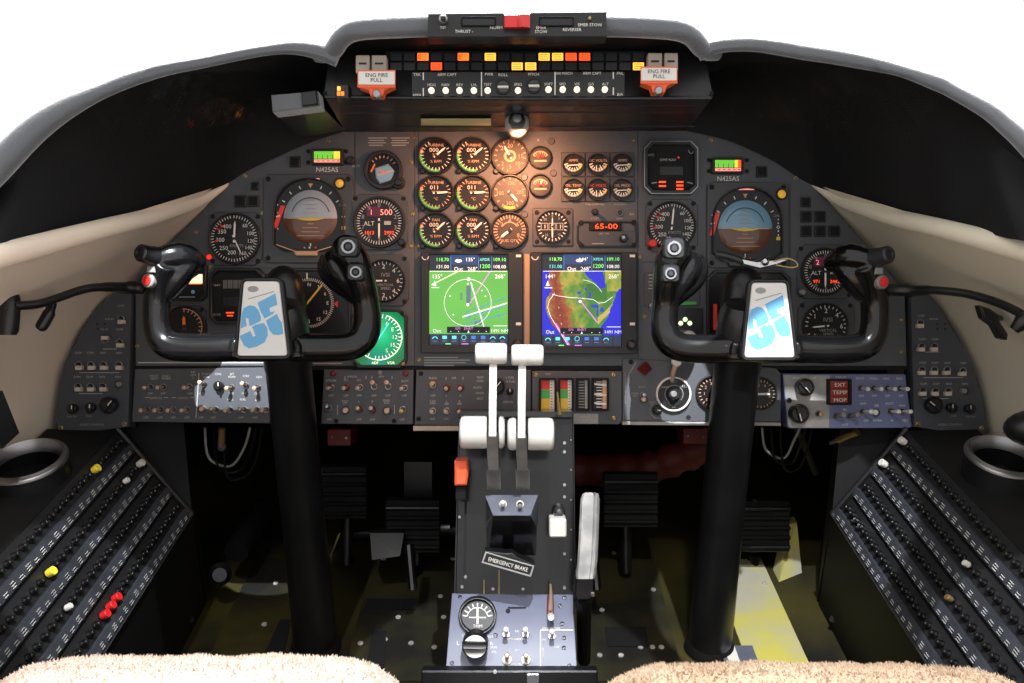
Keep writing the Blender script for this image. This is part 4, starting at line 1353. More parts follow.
for u, v, s_ in ((327, 156.8, 'left'), (728, 165.5, 'right')):
    o = thing('angle_of_attack_display', 'tiny display with green and yellow bars on the upper %s panel above the registration letters' % s_, 'display', pt(u, v + 7, D))
    q = MB()
    q.frame(rrect(u - 16, v - 8, u + 16, v + 8, 1.2), rrect(u - 14, v - 6, u + 14, v + 6, .8), D - .008, D, 'bezel_black', .6, D - .003)
    for a in (-19, 19):
        for b in (-5.5, 5.5): q.screw(u + a, v + b, 2.2, D, 'deep_black')
    part('bezel', q, o)
    q = MB()
    e = D - .0035
    q.flat(rrect(u - 14.2, v - 6.2, u + 14.2, v + 6.2, .4, 2), e, 'deep_black')
    g0, g1 = (u - 13, u + 7)
    q.flat([(g0, v - 5.5), (g1, v - 5.5), (g1, v + 2), (g0, v + 2)], e - .0003, 'em_green')
    q.flat([(g1, v - 5.5), (g1 + 3, v - 5.5), (g1 + 3, v + 2), (g1, v + 2)], e - .0003, 'em_yellow')
    q.flat([(g1 + 3, v - 5.5), (u + 13, v - 5.5), (u + 13, v + 2), (g1 + 3, v + 2)], e - .0003, 'em_yellow' if s_ == 'left' else 'em_redorange')
    for i_ in range(4): q.line(g0 + 3.5 + i_ * 5, v - 2, g0 + 3.5 + i_ * 5, v + 2, .5, e - .0006, 'subpanel_grey')
    q.flat([(g0, v + 2.6), (u + 13, v + 2.6), (u + 13, v + 5.6), (g0, v + 5.6)], e - .0003, 'em_pink')
    for i_ in range(5): q.line(g0 + 3 + i_ * 5, v + 4.1, g0 + 5.5 + i_ * 5, v + 4.1, .9, e - .0006, 'mark_red')
    part('bar_screen', q, o)
# small gauge and lit caution display at the outer left
def flap(q, u, v, r):
    q.arc(u, v, r * .86, r * .90, -5, 120, E1, 'mark_tan')
    q.ticks(u, v, r * .72, r * .92, 0, 118, 9, .9, E2, 'mark_tan')
    q.text('HEAT', u, v + r * .72, r * .24, E2, 'mark_tan')
gauge('flap_indicator', 'small square gauge with orange needle inside the left opening of the left yoke', 184, 327, 21.5, 'dial_black', (162, 305, 206, 346), 20.4, flap, [(-2, 11, 3, 'needle_orange')], cut=6)
o = thing('caution_display', 'black caution display with lit white segment behind the left yoke grip', 'display', pt(186, 301, D))
q = MB()
q.frame(octo(166, 261, 206, 301, 5), octo(168.5, 263.5, 203.5, 298.5, 4.5), D - .009, D, 'bezel_black', .6, D - .003)
part('bezel', q, o)
q = MB()
e = D - .0035
q.flat(octo(168.3, 263.3, 203.7, 298.7, 4.5), e, 'deep_black')
q.line(196, 268.5, 202, 266, 1.6, e - .0005, 'em_orange')
q.line(179, 297, 195, 297, 1.1, e - .0005, 'mark_grey')
q.disc(193, 292, 2, e - .0005, 'mark_blue', 12)
part('face', q, o)
q = MB()
q.prism([(186, 283.2), (199, 274.2), (202.3, 274.2), (202.3, 283.5), (186, 283.5)], e - .001, e, 'em_white')
q.line(186, 283.8, 202, 283.8, .8, e - .0012, 'em_orange')
part('lit_segment', q, o)
# gear lights in the left opening of the right yoke
o = thing('gear_light_panel', 'small panel with three glowing pale green lights inside the right yoke opening', 'indicator panel', pt(686, 343, D))
q = MB()
q.prism(rrect(667, 308, 703, 343, 1), D - .003, D, 'dial_grey', .5)
q.text('LOCK DN', 684, 331, 2, D - .0035, 'mark_dim')
part('plate', q, o)
for u, v in ((680.7, 323.2), (685.2, 319.4), (689.8, 323.2)):
    q = MB()
    q.lathe([(.0001, .004), (.0028, .003), (.0036, 0)], pt(u, v, D - .003), (0, 0, 1), 'em_lime', 14)
    part('green_lamp', q, o)
q = MB()
q.cyl(690, 337, 6.3, D - .018, D - .003, 'white_plastic', 1.2, 24)
part('gear_knob', q, o, 'round white knob')
o = thing('switch_block', 'grey switch block half hidden behind the inner horn of the right yoke', 'switch panel', pt(668, 306, D))
q = MB()
q.prism(rrect(644, 272, 700, 306, 1), D - .002, D, 'bezel_grey', .4)
for i_ in range(5): q.line(648 + (i_ % 2), 275 + i_ * 3.4, 655, 275 + i_ * 3.4, 1, D - .0025, 'mark_grey')
q.prism(rrect(678, 301.5, 697, 305, 1, 2), D - .004, D - .001, 'mark_green', .5)
part('plate', q, o)
toggle(o, 650, 306, D, 0, 0, 'steel', .016)
# blank square caps
for i_, (u, v, w, lab) in enumerate(((294.5, 161.5, 5.5, 'black square blank left of the small green bar display, left panel'), (254.5, 186, 4, 'smallest black square blank near the left edge of the left panel'), (240, 201, 6, 'outer of two black square blanks above the left airspeed dial'), (253, 201, 5.5, 'inner of two black square blanks above the left airspeed dial'), (762, 171.5, 5.5, 'black square blank right of the small green bar display, right panel'), (806, 202, 4.8, 'upper black square blank right of the right horizon'), (806.5, 216.5, 5.5, 'middle row black square blank next to the right horizon'), (820.5, 216.5, 5.5, 'middle row black square blank nearer the panel edge'), (806.5, 231, 5.5, 'bottom row black square blank next to the right horizon'), (820.5, 231, 5.5, 'bottom row middle black square blank right of the right horizon'), (834.5, 231, 5.5, 'bottom row black square blank nearest the panel edge'), (349, 183, 0, ''), (350, 160, 4.2, 'round knurled black knob left of the standby horizon'))):
    if not w: continue
    k = MB()
    if 'knob' in lab: k.cyl(u, v, w, D - .010, D, 'dial_grey', 1, 20)
    else:
        k.prism(rrect(u - w, v - w, u + w, v + w, .8, 2), D - .004, D, 'bezel_black', .6)
        k.flat(rrect(u - w * .75, v - w * .75, u + w * .75, v + w * .75, .5, 2), D - .0044, 'matt_black')
    solo('dim_knob' if 'knob' in lab else 'blank_cap', k, lab, 'knob' if 'knob' in lab else 'blank cap')
# ------------------------------------------------------------------ switch panels along the bottom
S = D - .004
def subpanel(name, label, poly, m='subpanel_grey', screws=(), letters=None, d=S, cat='switch panel', smat='deep_black', thick=.03):
    o = thing(name, label, cat, pt(sum(p[0] for p in poly) / len(poly), max(p[1] for p in poly), d))
    q = MB()
    q.prism(poly, d, d + thick, m, .6)
    for u, v in screws: q.screw(u, v, 2.4, d, smat)
    part('plate', q, o)
    if letters:
        q = MB()
        letters(q, d - .0005)
        part('lettering', q, o)
    return o
def lab_rows(q, e, items, m='mark_dim'):
    for u, v, t_ in items: q.text(t_, u, v, 2.1, e, m)
def knob(par, u, v, r, d, m='knob_black', L=.014, mark=0, name='rotary_knob', lab=None):
    q = MB()
    q.cyl(u, v, r * 1.08, d - .003, d, m, .5, 24)
    q.cyl(u, v, r * .9, d - L, d - .002, m, 1, 24)
    a = math.radians(mark)
    nx, ny = math.cos(a), math.sin(a)
    q.prism([(u + nx * r * .22 + ny * r * .9, v + ny * r * .22 - nx * r * .9), (u + nx * r * .22 - ny * r * .9, v + ny * r * .22 + nx * r * .9), (u - nx * r * .22 - ny * r * .9, v - ny * r * .22 + nx * r * .9), (u - nx * r * .22 + ny * r * .9, v - ny * r * .22 - nx * r * .9)], d - L - .004, d - L + .001, m, .5)
    q.line(u, v, *pol(u, v, r * .8, mark), .9, d - L - .0045, 'mark_white')
    return part(name, q, par, lab)
def button(par, u, v, r, d, m='bronze_lever', L=.010):
    q = MB()
    q.ring(u, v, r * .8, r * 1.2, d - .002, d, 'dark_steel', .3, 16)
    q.cyl(u, v, r * .85, d - L, d, m, .8, 16)
    return part('push_button', q, par)

def l1(q, e):
    lab_rows(q, e, [(154, 376, 'PITOT'), (154, 378.5, 'HEAT'), (166, 376, 'STALL'), (166, 378.5, 'WARN'), (193, 372, 'AIR'), (193, 375, 'IGN'), (193, 378, 'L'), (206, 374, 'START'), (206, 377, 'GEN'), (218, 374, 'CHG'), (232, 374, 'JET'), (232, 377, 'PUMP'), (246, 376, 'STBY'), (259, 377, 'GEN')] + [(u, 393.5, 'OFF') for u in (150, 163, 190, 202, 231, 244, 257)] + [(u, 417.5, 'OFF') for u in (146, 160, 173, 187, 201, 213, 241, 255)] + [(156, 398, 'ANTI-ICE'), (183, 398, 'LIGHTS'), (230, 399.5, 'XFER'), (243, 399.5, 'FUEL'), (257, 400, 'AIR')])
    q.line(199, 373, 196, 418, .8, e, 'mark_dim')
    for a, b in ((145, 150), (164, 168), (172, 176), (190, 194)): q.line(a, 397.5, b, 397.5, .7, e, 'mark_dim')
o = subpanel('switchboard', 'switch panel with two rows of toggles left of the left control column', [(135, 369), (268.5, 367.5), (270, 423.5), (131.5, 422)], letters=l1)
for u, v in ((150, 387), (163, 387), (189, 387)): toggle(o, u, v, S, -1, 0)
toggle(o, 203.5, 384, S, 0, -2.5)
knob(o, 218, 386, 4.6, S, L=.012)
toggle(o, 231, 387.5, S, -1, 0); toggle(o, 245.5, 385.5, S, 0, -3); toggle(o, 257.5, 387.5, S, 0, 0)
for u in (146.5, 160, 173, 186.5): toggle(o, u, 409.6, S, -1, 0)
button(o, 201, 409, 3.3, S)
for u in (215.5, 229.5, 244, 256.5, 266): toggle(o, u, 409.6, S, -1, -2 if u in (215.5, 244) else 0)

def l2(q, e):
    lab_rows(q, e, [(331, 380.5, 'STROBE'), (346, 380, 'DC'), (359, 380, 'AC'), (405, 381, 'BATT')] + [(u, 395.5, 'OFF') for u in (331, 346, 359, 374, 388, 404)] + [(345, 401.5, 'TEST'), (345, 403.7, 'LT'), (359, 401.5, 'L'), (372.5, 401.5, 'R'), (386.5, 400.5, 'EMER'), (386.5, 402.7, 'BUS')] + [(u, 419.5, 'OFF') for u in (329, 359, 372.5, 402)])
    q.text('ANNUN', 352, 376.5, 1.9, e, 'mark_dim'); q.text('GEN', 381, 376.5, 1.9, e, 'mark_dim')
    for a, b in ((344, 346), (365, 367), (371, 373), (391, 393)): q.line((a + b) / 2, 376, (a + b) / 2, 379, .6, e, 'mark_dim')
    q.line(337.5, 405, 337.5, 415, .6, e, 'mark_dim'); q.line(394.5, 405, 394.5, 414, .6, e, 'mark_dim')
o = subpanel('switchboard', 'switch panel with two rows of toggles just right of the left control column', [(324, 369.5), (413.5, 370), (413, 424.5), (321, 424)], letters=l2, screws=((336, 421), (394, 421)))
for u, v in ((333, 373.3), (405.5, 373.6)):
    q = MB()
    q.cyl(u, v, 3, S - .003, S, 'dark_red', .9, 14)
    part('red_lamp', q, o)
q = MB(); q.cyl(380, 372.5, 2.4, S - .003, S, 'knob_grey', .6, 12); part('lamp_cap', q, o)
for u in (331, 346.5, 360): toggle(o, u, 387.6, S, -1, 0, ring_='dark_red' if u == 346.5 else 'steel')
for u in (374, 388): toggle(o, u, 386.5, S, 0, -5, w=1.2)
toggle(o, 404.5, 388, S, -2, 0)
toggle(o, 328.5, 408, S, 0, -3, 'steel', w=1.1)
button(o, 345, 410.5, 3.6, S); button(o, 386.6, 411, 3.6, S)
for u in (359.4, 372.6): toggle(o, u, 410, S, 0, -3, ring_='dark_red')
toggle(o, 402.5, 409.5, S, 0, 1, 'brass', w=1.2)

def l3(q, e):
    lab_rows(q, e, [(433, 378, 'BLEED'), (454, 378, 'AIR'), (433, 395.5, 'OFF'), (446.5, 395.5, 'L'), (460.5, 395.5, 'R'), (432.6, 401, 'CAB'), (432.6, 403.3, 'FAN'), (446.6, 401.5, 'L'), (446.6, 403.7, 'AIR'), (459.5, 401.5, 'R'), (459.5, 403.7, 'AIR'), (432.5, 419, 'OFF'), (446, 419, 'OFF'), (480, 377.5, 'TEMP'), (480, 381, 'MAN'), (477.5, 387.5, 'AUTO'), (480, 393, 'COOL'), (480, 398.5, 'HOT'), (510, 377.5, 'L FUEL'), (511, 381.5, 'R FUEL'), (508, 402, 'DEFOG')])
    for a in (446, 463): q.line(a, 377, a, 380, .6, e, 'mark_dim')
o = subpanel('switchboard', 'switch panel with black rotary knob behind the white thrust lever knobs', [(416, 370), (531, 370), (531, 426), (414.5, 425)], letters=l3, screws=((421, 373.5), (418.5, 419)))
q = MB(); q.prism(rrect(413, 426, 459, 431, .8, 2), S, S + .02, 'beige_cap', .5); part('lower_lip', q, o, 'cream edge strip')
toggle(o, 433, 385, S, 0, -2, 'brass', w=1.2)
for u in (446.8, 460.6): toggle(o, u, 388, S, 0, 0, ring_='dark_red')
for u in (432.6, 446.6, 459.8): toggle(o, u, 411, S, 0, 0, ring_='dark_red' if u > 455 else 'steel')
knob(o, 496.5, 386.5, 8, S, L=.016, mark=40)
knob(o, 510, 391.5, 3.4, S, 'dial_grey', L=.006)

# trim indicator plate with four vertical scales
def l4(q, e): q.text('TRIM', 548, 374, 1.8, e, 'mark_dim')
o = subpanel('trim_indicator', 'grey plate with four upright scale windows, two of them red green and yellow', [(532, 371), (622, 371), (622, 421), (619, 424.5), (532, 424.5)], letters=l4, screws=((536, 375), (613.5, 375), (614, 418)), smat='brass', m='panel_grey', cat='indicator panel')
for u0, u1, kd in ((539, 556.5, 'c'), (558.2, 573.8, 'c'), (576, 589.8, 'w'), (591.8, 609, 'r')):
    q = MB()
    q.frame(rrect(u0, 378, u1, 411, .8), rrect(u0 + 2, 380, u1 - 2, 409, .5), S - .006, S, 'deep_black', .4, S - .001)
    w_ = part('window', q, o)
    q = MB()
    e = S - .0012
    q.flat(rrect(u0 + 1.8, 379.8, u1 - 1.8, 409.2, .3, 2), e, 'dial_black')
    if kd == 'c':
        c1 = u0 + (u1 - u0) * .62
        for v0, v1, m_ in ((380, 389.5, 'mark_red'), (389.5, 398.5, 'mark_green'), (398.5, 409, 'mark_yellow')): q.flat([(u0 + 2, v0), (c1, v0), (c1, v1), (u0 + 2, v1)], e - .0003, m_)
        q.flat([(c1, 380), (u1 - 2, 380), (u1 - 2, 409), (c1, 409)], e - .0003, 'mark_white')
        for k in range(10): q.line(c1 + .5, 382 + k * 2.8, c1 + 2.6, 382 + k * 2.8, .6, e - .0006, 'dial_black')
    else:
        mm = 'mark_grey' if kd == 'w' else 'mark_tan'
        cx = (u0 + u1) / 2
        q.flat([(cx + 2, 380), (u1 - 2.2, 380), (u1 - 2.2, 409), (cx + 2, 409)], e - .0003, mm)
        for k in range(10): q.line(cx - 4, 382 + k * 2.8, cx + 1.4, 382 + k * 2.8, .7, e - .0006, 'mark_white' if kd == 'r' else 'mark_grey')
        if kd == 'r':
            for k in (384, 394, 403): q.line(u0 + 2.5, k, u1 - 2.5, k + 1.2, 2, e - .0008, 'mark_white')
    part('scale', q, w_)
q = MB(); q.prism(rrect(573, 413.5, 598.5, 424, .8, 2), S - .0015, S, 'mark_grey', .3)
q.text('MAX 30', 585, 416.8, 2, S - .002, 'mark_dim'); q.text('LIMIT', 585, 420.5, 2, S - .002, 'mark_dim')
part('placard', q, o)

# right lower panel with round instruments behind the right column
def l5(q, e):
    q.text('BATT', 642, 387, 1.9, e, 'mark_grey'); q.text('L EMER', 634.5, 393.5, 1.8, e, 'mark_grey'); q.text('BUS', 635, 396, 1.8, e, 'mark_grey')
    q.text('MIN', 652, 402.5, 2, e, 'mark_grey'); q.text('MAX', 657, 418, 2, e, 'mark_grey')
    q.arc(657, 410, 7, 7.6, 190, 330, e, 'mark_grey')
    for k in range(16): q.line(624.6, 373 + k * 2, 626, 373 + k * 2, .7, e, 'mark_grey')
    q.line(630, 373, 636, 362, .7, e, 'mark_grey')
o = subpanel('cabin_pressure_unit', 'long grey panel with round pressure dials behind the right control column', [(622.5, 358), (776, 368), (781, 374), (781, 422), (622.5, 421)], letters=l5, m='panel_grey', screws=((688.6, 417.5), (631, 362)), cat='panel')
q = MB(); q.prism([(622.5, 421.5), (781, 422.5), (781, 426), (622.5, 425)], S, S + .02, 'lever_grey', .4); part('lower_lip', q, o)
toggle(o, 642.7, 395, S, 0, -1, 'steel', r=3); button(o, 644, 399.5, 3.2, S)
knob(o, 657.5, 410, 4.6, S, L=.012, mark=100)
q = MB()
q.lathe([(.012, 0), (.011, .002), (.0008, .02), (.0001, .0205)], pt(644.5, 369, S) - Vector((0, 0, 0)), (0, .55, .8), 'dark_red', 4)
part('red_guard', q, o)
q = MB(); q.tube([pt(677, 362, S - .012), pt(673.5, 372, S - .010), pt(672, 381, S - .005)], [.005, .004, .003], 'bronze_lever', 10)
q.cyl(677, 362, 5, S - .018, S - .008, 'white_plastic', 1, 16)
part('air_lever', q, o, 'small lever with white cap')
def gsub(label, u, v, r, fc, dial, par=None, needles=()):
    q = MB()
    d = S
    g_ = thing('pressure_gauge', label, 'gauge', pt(u, v, d))
    q.ring(u, v, r * .90, r, d - .007, d + .001, 'mark_white' if fc == 'ctl' else 'bezel_black', .6, 36, d - .002)
    part('bezel', q, g_)
    q = MB()
    q.disc(u, v, r * .92, d - .0025, dial, 36)
    e = d - .003
    if fc == 'ctl':
        q.circle_text([(-55, 'CABIN'), (0, 'ALT'), (50, 'RATE'), (180, 'UP')], u, v, r * .70, 2.4, e, 'mark_grey')
        q.arc(u, v, r * .5, r * .53, 0, 360, e, 'mark_grey')
        q.prism(rrect(u - 7, v - 4, u + 7, v + 12, 3), d - .005, d - .002, 'deep_black', .5)
    else:
        q.ticks(u, v, r * .72, r * .86, 0, 345, 24, .8, e, 'mark_tan')
        q.circle_text([(225 + i_ * 40, str(i_)) for i_ in range(7)], u, v, r * .55, 3, e, 'mark_tan')
    part('dial', q, g_)
    if fc == 'ctl':
        q = MB()
        q.cyl(u, v, 6, d - .012, d - .002, 'knob_black', .8, 20)
        q.cyl(u, v, 3.2, d - .019, d - .011, 'knob_grey', .7, 16)
        part('knob', q, g_)
    for ang, ln in needles:
        q = MB()
        q.line(*pol(u, v, -3, ang), *pol(u, v, ln, ang), 2, d - .0042, 'needle_white')
        part('needle', q, g_)
gsub('round cabin pressure controller with white rim ring left of the right control column', 674, 394.2, 17.6, 'ctl', 'dial_black')
gsub('round brown lettered dial partly covered by the left side of the right control column', 713.5, 392.8, 17.4, 'b', 'dial_black', needles=((5, 12),))
gsub('round black dial peeking out right of the right control column', 761, 394, 16.5, 'b', 'dial_black', needles=((90, 9),))

# audio / radio panel, right
A = D - .006
def l6(q, e):
    lab_rows(q, e, [(796, 378, 'TEMP'), (813, 378, 'CAB'), (841, 377.2, 'DISPLAY')] + [(u, 378.5, t_) for u, t_ in ((860, 'PITOT'), (873.5, 'STALL'), (886.5, 'NAC'), (899.5, 'RAD'))] + [(u, 395.8, 'OFF') for u in (861.5, 874.5, 887.5, 901)] + [(863, 403.5, 'RAM'), (876.5, 405.5, 'AIR'), (889.5, 403.5, 'DUCT'), (902, 405.5, 'FAN'), (866, 420.5, 'OFF'), (877.5, 420.5, 'NORM'), (892, 420.5, 'R'), (905, 420.5, 'TEST'), (845, 424.5, 'OUT'), (845, 409.5, 'SEL')], 'mark_white')
o = subpanel('climate_control_unit', 'blue-grey control panel with red display and large black knobs right of the right column', [(782.6, 373.8), (905.5, 374.4), (912, 426.5), (909, 428), (790, 428.4), (787.5, 426)], 'blue_grey', letters=l6, d=A, cat='control panel')
q = MB(); q.flat([(783.6, 375), (830, 375.2), (829, 427.6), (791, 427.6), (788.5, 425.6)], A - .0003, 'lever_grey'); part('light_patch', q, o, 'pale grey light patch painted on the end of the plate')  # light falling on this end is painted as paler grey
knob(o, 805.7, 387.4, 8.4, A, L=.02, mark=140)
knob(o, 799.8, 413.8, 9.2, A, L=.02, mark=165)
q = MB(); q.cyl(789.5, 400.5, 2.8, A - .002, A, 'dark_steel', .6, 12); q.cyl(789.5, 400.5, 1.5, A - .0022, A, 'deep_black', 0, 10); part('jack', q, o)
toggle(o, 819, 413.8, A, 0, 0, 'brass', .010)
q = MB()
q.frame(rrect(827.5, 379, 852, 405, 1), rrect(830.5, 381, 849, 403, .6), A - .006, A, 'deep_black', .5, A - .001)
w_ = part('display_frame', q, o)
q = MB()
q.flat(rrect(830.3, 380.8, 849.2, 403.2, .5, 2), A - .0015, 'display_red')
for s_, v in (('EXT', 384.7), ('TEMP', 392.3), ('MOP', 400)): q.text(s_, 840, v, 3.6, A - .002, 'mark_white', wide=1.2)
for v in (388.5, 396.2): q.line(830.5, v, 849, v, .7, A - .002, 'dial_black')
part('red_display', q, w_, 'red display with white words')
for u in (861.5, 874.5, 888, 900.5): toggle(o, u, 388.3, A, 1, 0, 'white_plastic', .024)
for u in (836.5, 850.5): toggle(o, u, 416.4, A, 3, -2.5, 'knob_grey', .02, w=1.25)
for u in (863.5, 891, 902.5): toggle(o, u, 411.5, A, 2, -1, 'white_plastic', .024)
button(o, 876, 412.5, 3.4, A, 'white_plastic')

# curved outer panels with audio selector switches
SD = D - .012
def outer(side):
    Lft = side == 'left'
    f = (lambda u: u) if Lft else (lambda u: 1042.5 - u)
    poly = [(131, 294), (112, 293), (97, 308), (84, 326), (73.5, 346), (64, 367), (58, 392), (56, 417), (57.5, 430), (66, 435), (128, 427)] if Lft else [(911, 297), (928, 294), (941, 309), (951, 327), (963, 346), (973, 367), (981, 392), (985.5, 417), (986.5, 431), (979, 437), (914.5, 427)]
    def lt(q, e):
        rows = [(313, (121,)), (336.5, (104, 119.5)), (360, (78, 90, 103, 119)), (384, (77, 89.5, 102, 118))]
        if not Lft: rows = [(323, (921,)), (346.5, (922, 935)), (370, (922.5, 935, 947.5, 963.5)), (391, (923.5, 936, 949, 965))]
        for v, us in rows:
            for k, u in enumerate(us): q.text('COM' if k < 2 else 'NAV', u, v - 7.2, 2.1, e, 'mark_dim')
        q.text('AUX IN', f(109), 319, 1.8, e, 'mark_dim')
        dv = 0 if Lft else 5
        q.line(f(79), 372.6 + dv, f(119), 372.6 + dv, .6, e, 'mark_dim'); q.line(79 if Lft else 923, 393.6 + dv, 103 if Lft else 949, 393.6 + dv, .6, e, 'mark_dim'); q.line(f(103), 349 + dv * .6, f(117), 349 + dv * .6, .6, e, 'mark_dim')
        q.text('AUDIO CONTROL', f(92), 424.5, 2.1, e, 'mark_grey')
        q.text('MASTER', f(72), 416.5, 1.9, e, 'mark_grey'); q.text('PASS', f(89), 416, 1.9, e, 'mark_grey')
        for du in (97.5, 105):
            for v in (324, 329): q.disc(f(du), v, 1.1, e, 'deep_black', 8)
    o = subpanel('audio_unit', 'curved grey audio panel with rows of cream tipped switches at the far %s end' % side, poly, 'side_grey', [(f(60.5), 428), (f(124), 424)], lt, SD, 'switch panel', 'brass', .02)
    pos = [(921, 323), (922, 346.5), (935, 346.5), (922.5, 370), (935, 370), (947.5, 370), (963.5, 371), (923.5, 391), (936, 391), (949, 391)] if not Lft else [(120.5, 319), (119, 342.5), (78, 365), (90.5, 365), (103, 365), (118.5, 365), (77.5, 386.5), (90, 386.5), (102.5, 386.5)] + [(104, 340)]
    for u, v in pos:
        q = MB()
        uu = u
        q.ring(uu, v, 2.6, 3.9, SD - .002, SD, 'steel', .4, 14)
        q.disc(uu, v, 2.7, SD - .0004, 'deep_black', 12)
        s_ = part('toggle_switch', q, o)
        q = MB()
        q.prism(rrect(uu - 3.4, v + (.8 if (Lft and u == 104) is False else -4), uu + 3.4, v + (5 if (Lft and u == 104) is False else 0), .6, 2), SD - .012, SD - .004, 'beige_cap', .5)
        q.tube([pt(uu, v, SD), pt(uu, v + 2, SD - .006)], .0022, 'steel', 8)
        part('lever', q, s_)
    button(o, 118 if Lft else 965, 384.5 if Lft else 391, 3.4, SD, 'knob_grey')
    knob(o, f(71.5), 409, 4.6, SD, L=.012); knob(o, f(89.5), 408, 4.8, SD, L=.012); knob(o, f(107.5), 405.5, 8, SD, L=.016, mark=40 if Lft else -50)
    s_ = MB()
    a = f(133)
    s_.prism([(f(131.5), 292), (f(135.5), 292), (f(135.5), 428), (f(129.5), 428)], D - .001, D + .01, 'matt_black', .4)
    part('inner_flange', s_, o)
outer('left')
outer('right')
# ------------------------------------------------------------------ control columns with yokes
YV, ZV, XV = Vector((0, SIN, -COS)), Vector((0, COS, SIN)), Vector((1, 0, 0))
def yoke(label, cu, s, sh, dv, colx, badge_label):
    T = lambda u, v, d: pt(cu + s * (u - 262) + (s * sh * max(0, min(1, (300 - v) / 50)) if u > 320 else (s * sh * .3 * max(0, min(1, (300 - v) / 50)) * max(0, min(1, (230 - u) / 40)))), v + dv, d)
    base = W(colx, 1.235, 0)
    o = thing('control_column', label, 'control column', base)
    k = 1.25 / F
    h = MB()
    path = [(166, 262, 1.222, 11), (161, 276, 1.232, 11.5), (157, 298, 1.245, 12), (156.5, 322, 1.25, 12), (161, 338, 1.25, 12), (174, 346.5, 1.25, 12.5), (205, 348, 1.25, 12.5), (235, 347, 1.25, 13), (262, 346, 1.25, 14), (290, 347, 1.25, 13), (325, 347.5, 1.25, 12.5), (350, 346, 1.25, 12.5), (363, 338, 1.25, 12.5), (367.5, 322, 1.25, 12), (366, 300, 1.245, 11.5), (361, 279, 1.232, 12), (354, 260, 1.222, 13), (345, 247, 1.218, 13)]
    P = smooth([T(u, v, d) for u, v, d, r in path], 5)
    R = [1.17 * x[0] for x in smooth([Vector((r * k, 0, 0)) for u, v, d, r in path], 5)]
    h.tube(P, R, 'gloss_black', 16)
    # grip heads: the outer one leans inwards, the inner one has a finger hook
    h.tube(smooth([T(203, 266, 1.262), T(192, 259, 1.248), T(178, 255, 1.23), T(164, 257, 1.222), T(152, 262, 1.22)], 4), [x * k for x in (5, 8, 9.5, 10.5, 11.5, 12.5, 13, 13, 13, 12.5, 12, 11.5, 11, 11, 10.5, 10, 9)], 'gloss_black', 14)
    h.tube(smooth([T(196, 268, 1.262), T(180, 272, 1.25), T(166, 286, 1.245)], 5), [x * k for x in (5, 6, 7, 8, 9, 9, 9, 9, 9, 9, 9)], 'gloss_black', 12)
    h.ball(T(346, 250, 1.222), (15 * k, 15.5 * k, .017), 'gloss_black')
    h.tube(smooth([T(194, 257, 1.25), T(183, 267, 1.24), T(173, 281, 1.242), T(163, 294, 1.245)], 4), [x * k for x in (7, 9, 11, 12.5, 13.5, 14, 14, 14, 13.5, 13, 12.5, 12, 10)], 'gloss_black', 14)
    h.tube(smooth([T(334, 253, 1.245), T(338, 266, 1.24), T(348, 280, 1.24), T(358, 296, 1.244)], 4), [x * k for x in (10, 12, 13, 14, 14, 14, 14, 13.5, 13, 12, 11, 10, 9)], 'gloss_black', 14)
    h.tube(smooth([T(331, 256, 1.25), T(329, 268, 1.252), T(336, 281, 1.25), T(352, 294, 1.246), T(362, 306, 1.246)], 4), [x * k for x in (9, 10.5, 11, 11.5, 12, 12, 11.5, 11, 10.5, 10, 10, 9.5, 9, 8, 7, 6, 5)], 'gloss_black', 14)
    h.prism([(cu + s * (a - 262), b + dv) for a, b in ((241, 277), (283, 277), (293, 335), (300, 345), (300, 358), (228, 358), (228, 345), (233, 335))], 1.214, 1.285, 'gloss_black')
    hw = part('handwheel', h, o)
    m = hw.modifiers.new('join', 'REMESH'); m.mode = 'VOXEL'; m.voxel_size = .0019; m.use_smooth_shade = True
    m = hw.modifiers.new('soften', 'SMOOTH'); m.factor = .5; m.iterations = 5
    # column head and column down to the floor
    q = MB()
    top = W(colx, 1.185, .60)
    foot = W(colx * 1.035, 1.24, .0)
    q.tube([top + (foot - top) * t_ for t_ in (-.045, -.04, -.02, .0, .12, .125, .55, 1)], [.012, .024, .031, .0335, .0335, .0325, .033, .036], 'satin_black', 28)
    q.tube([pt(cu, 322 + dv, 1.26), pt(cu + (colx / 1.285 * F + 512 - cu) * .6, 322 + dv, 1.285), W(colx, 1.20, .565)], [.033, .031, .028], 'satin_black', 20)
    q.ball(pt(lerp(cu, colx / 1.29 * F + 512, .75), 300, 1.30), (.034, .05, .026), 'satin_black', 20, 12)
    part('column', q, o)
    q = MB()
    xo = foot.x
    q.tube([foot + ZV * .003, foot + ZV * .010, foot + ZV * .02], [.042, .041, .037], 'soft_black', 28)
    part('boot', q, o)
    # emblem badge
    q = MB()
    bw = [(cu - 18.5 + (1 if s < 0 else 0), 281 + dv), (cu + 17, 281 + dv), (cu + 25.5, 356 + dv), (cu - 25, 356 + dv)]
    def rc(p, r=4):
        out_ = []
        for i in range(4):
            a, b, c = Vector(p[i - 1]), Vector(p[i]), Vector(p[(i + 1) % 4])
            d1, d2 = (a - b).normalized() * r, (c - b).normalized() * r
            for j in range(5):
                t_ = j / 4
                out_.append(tuple((b + d1) * (1 - t_) ** 2 + b * 2 * t_ * (1 - t_) + (b + d2) * t_ ** 2))
        return out_
    q.prism(rc(bw), 1.2095, 1.217, 'badge_white', .8)
    bd = part('badge', q, o, badge_label)
    q = MB()
    inset_ = MB.inset(MB.ccw(rc(bw)), -3.5)
    q.frame(inset_, MB.inset(MB.ccw(rc(bw)), -.2), 1.208, 1.222, 'satin_black', 1)
    part('badge_frame', q, o)
    q = MB()
    K = .1245
    e = 1.2092
    B = lambda pts_: [(232 + x * K - 262 + cu, 275 + y * K + dv) for x, y in pts_]
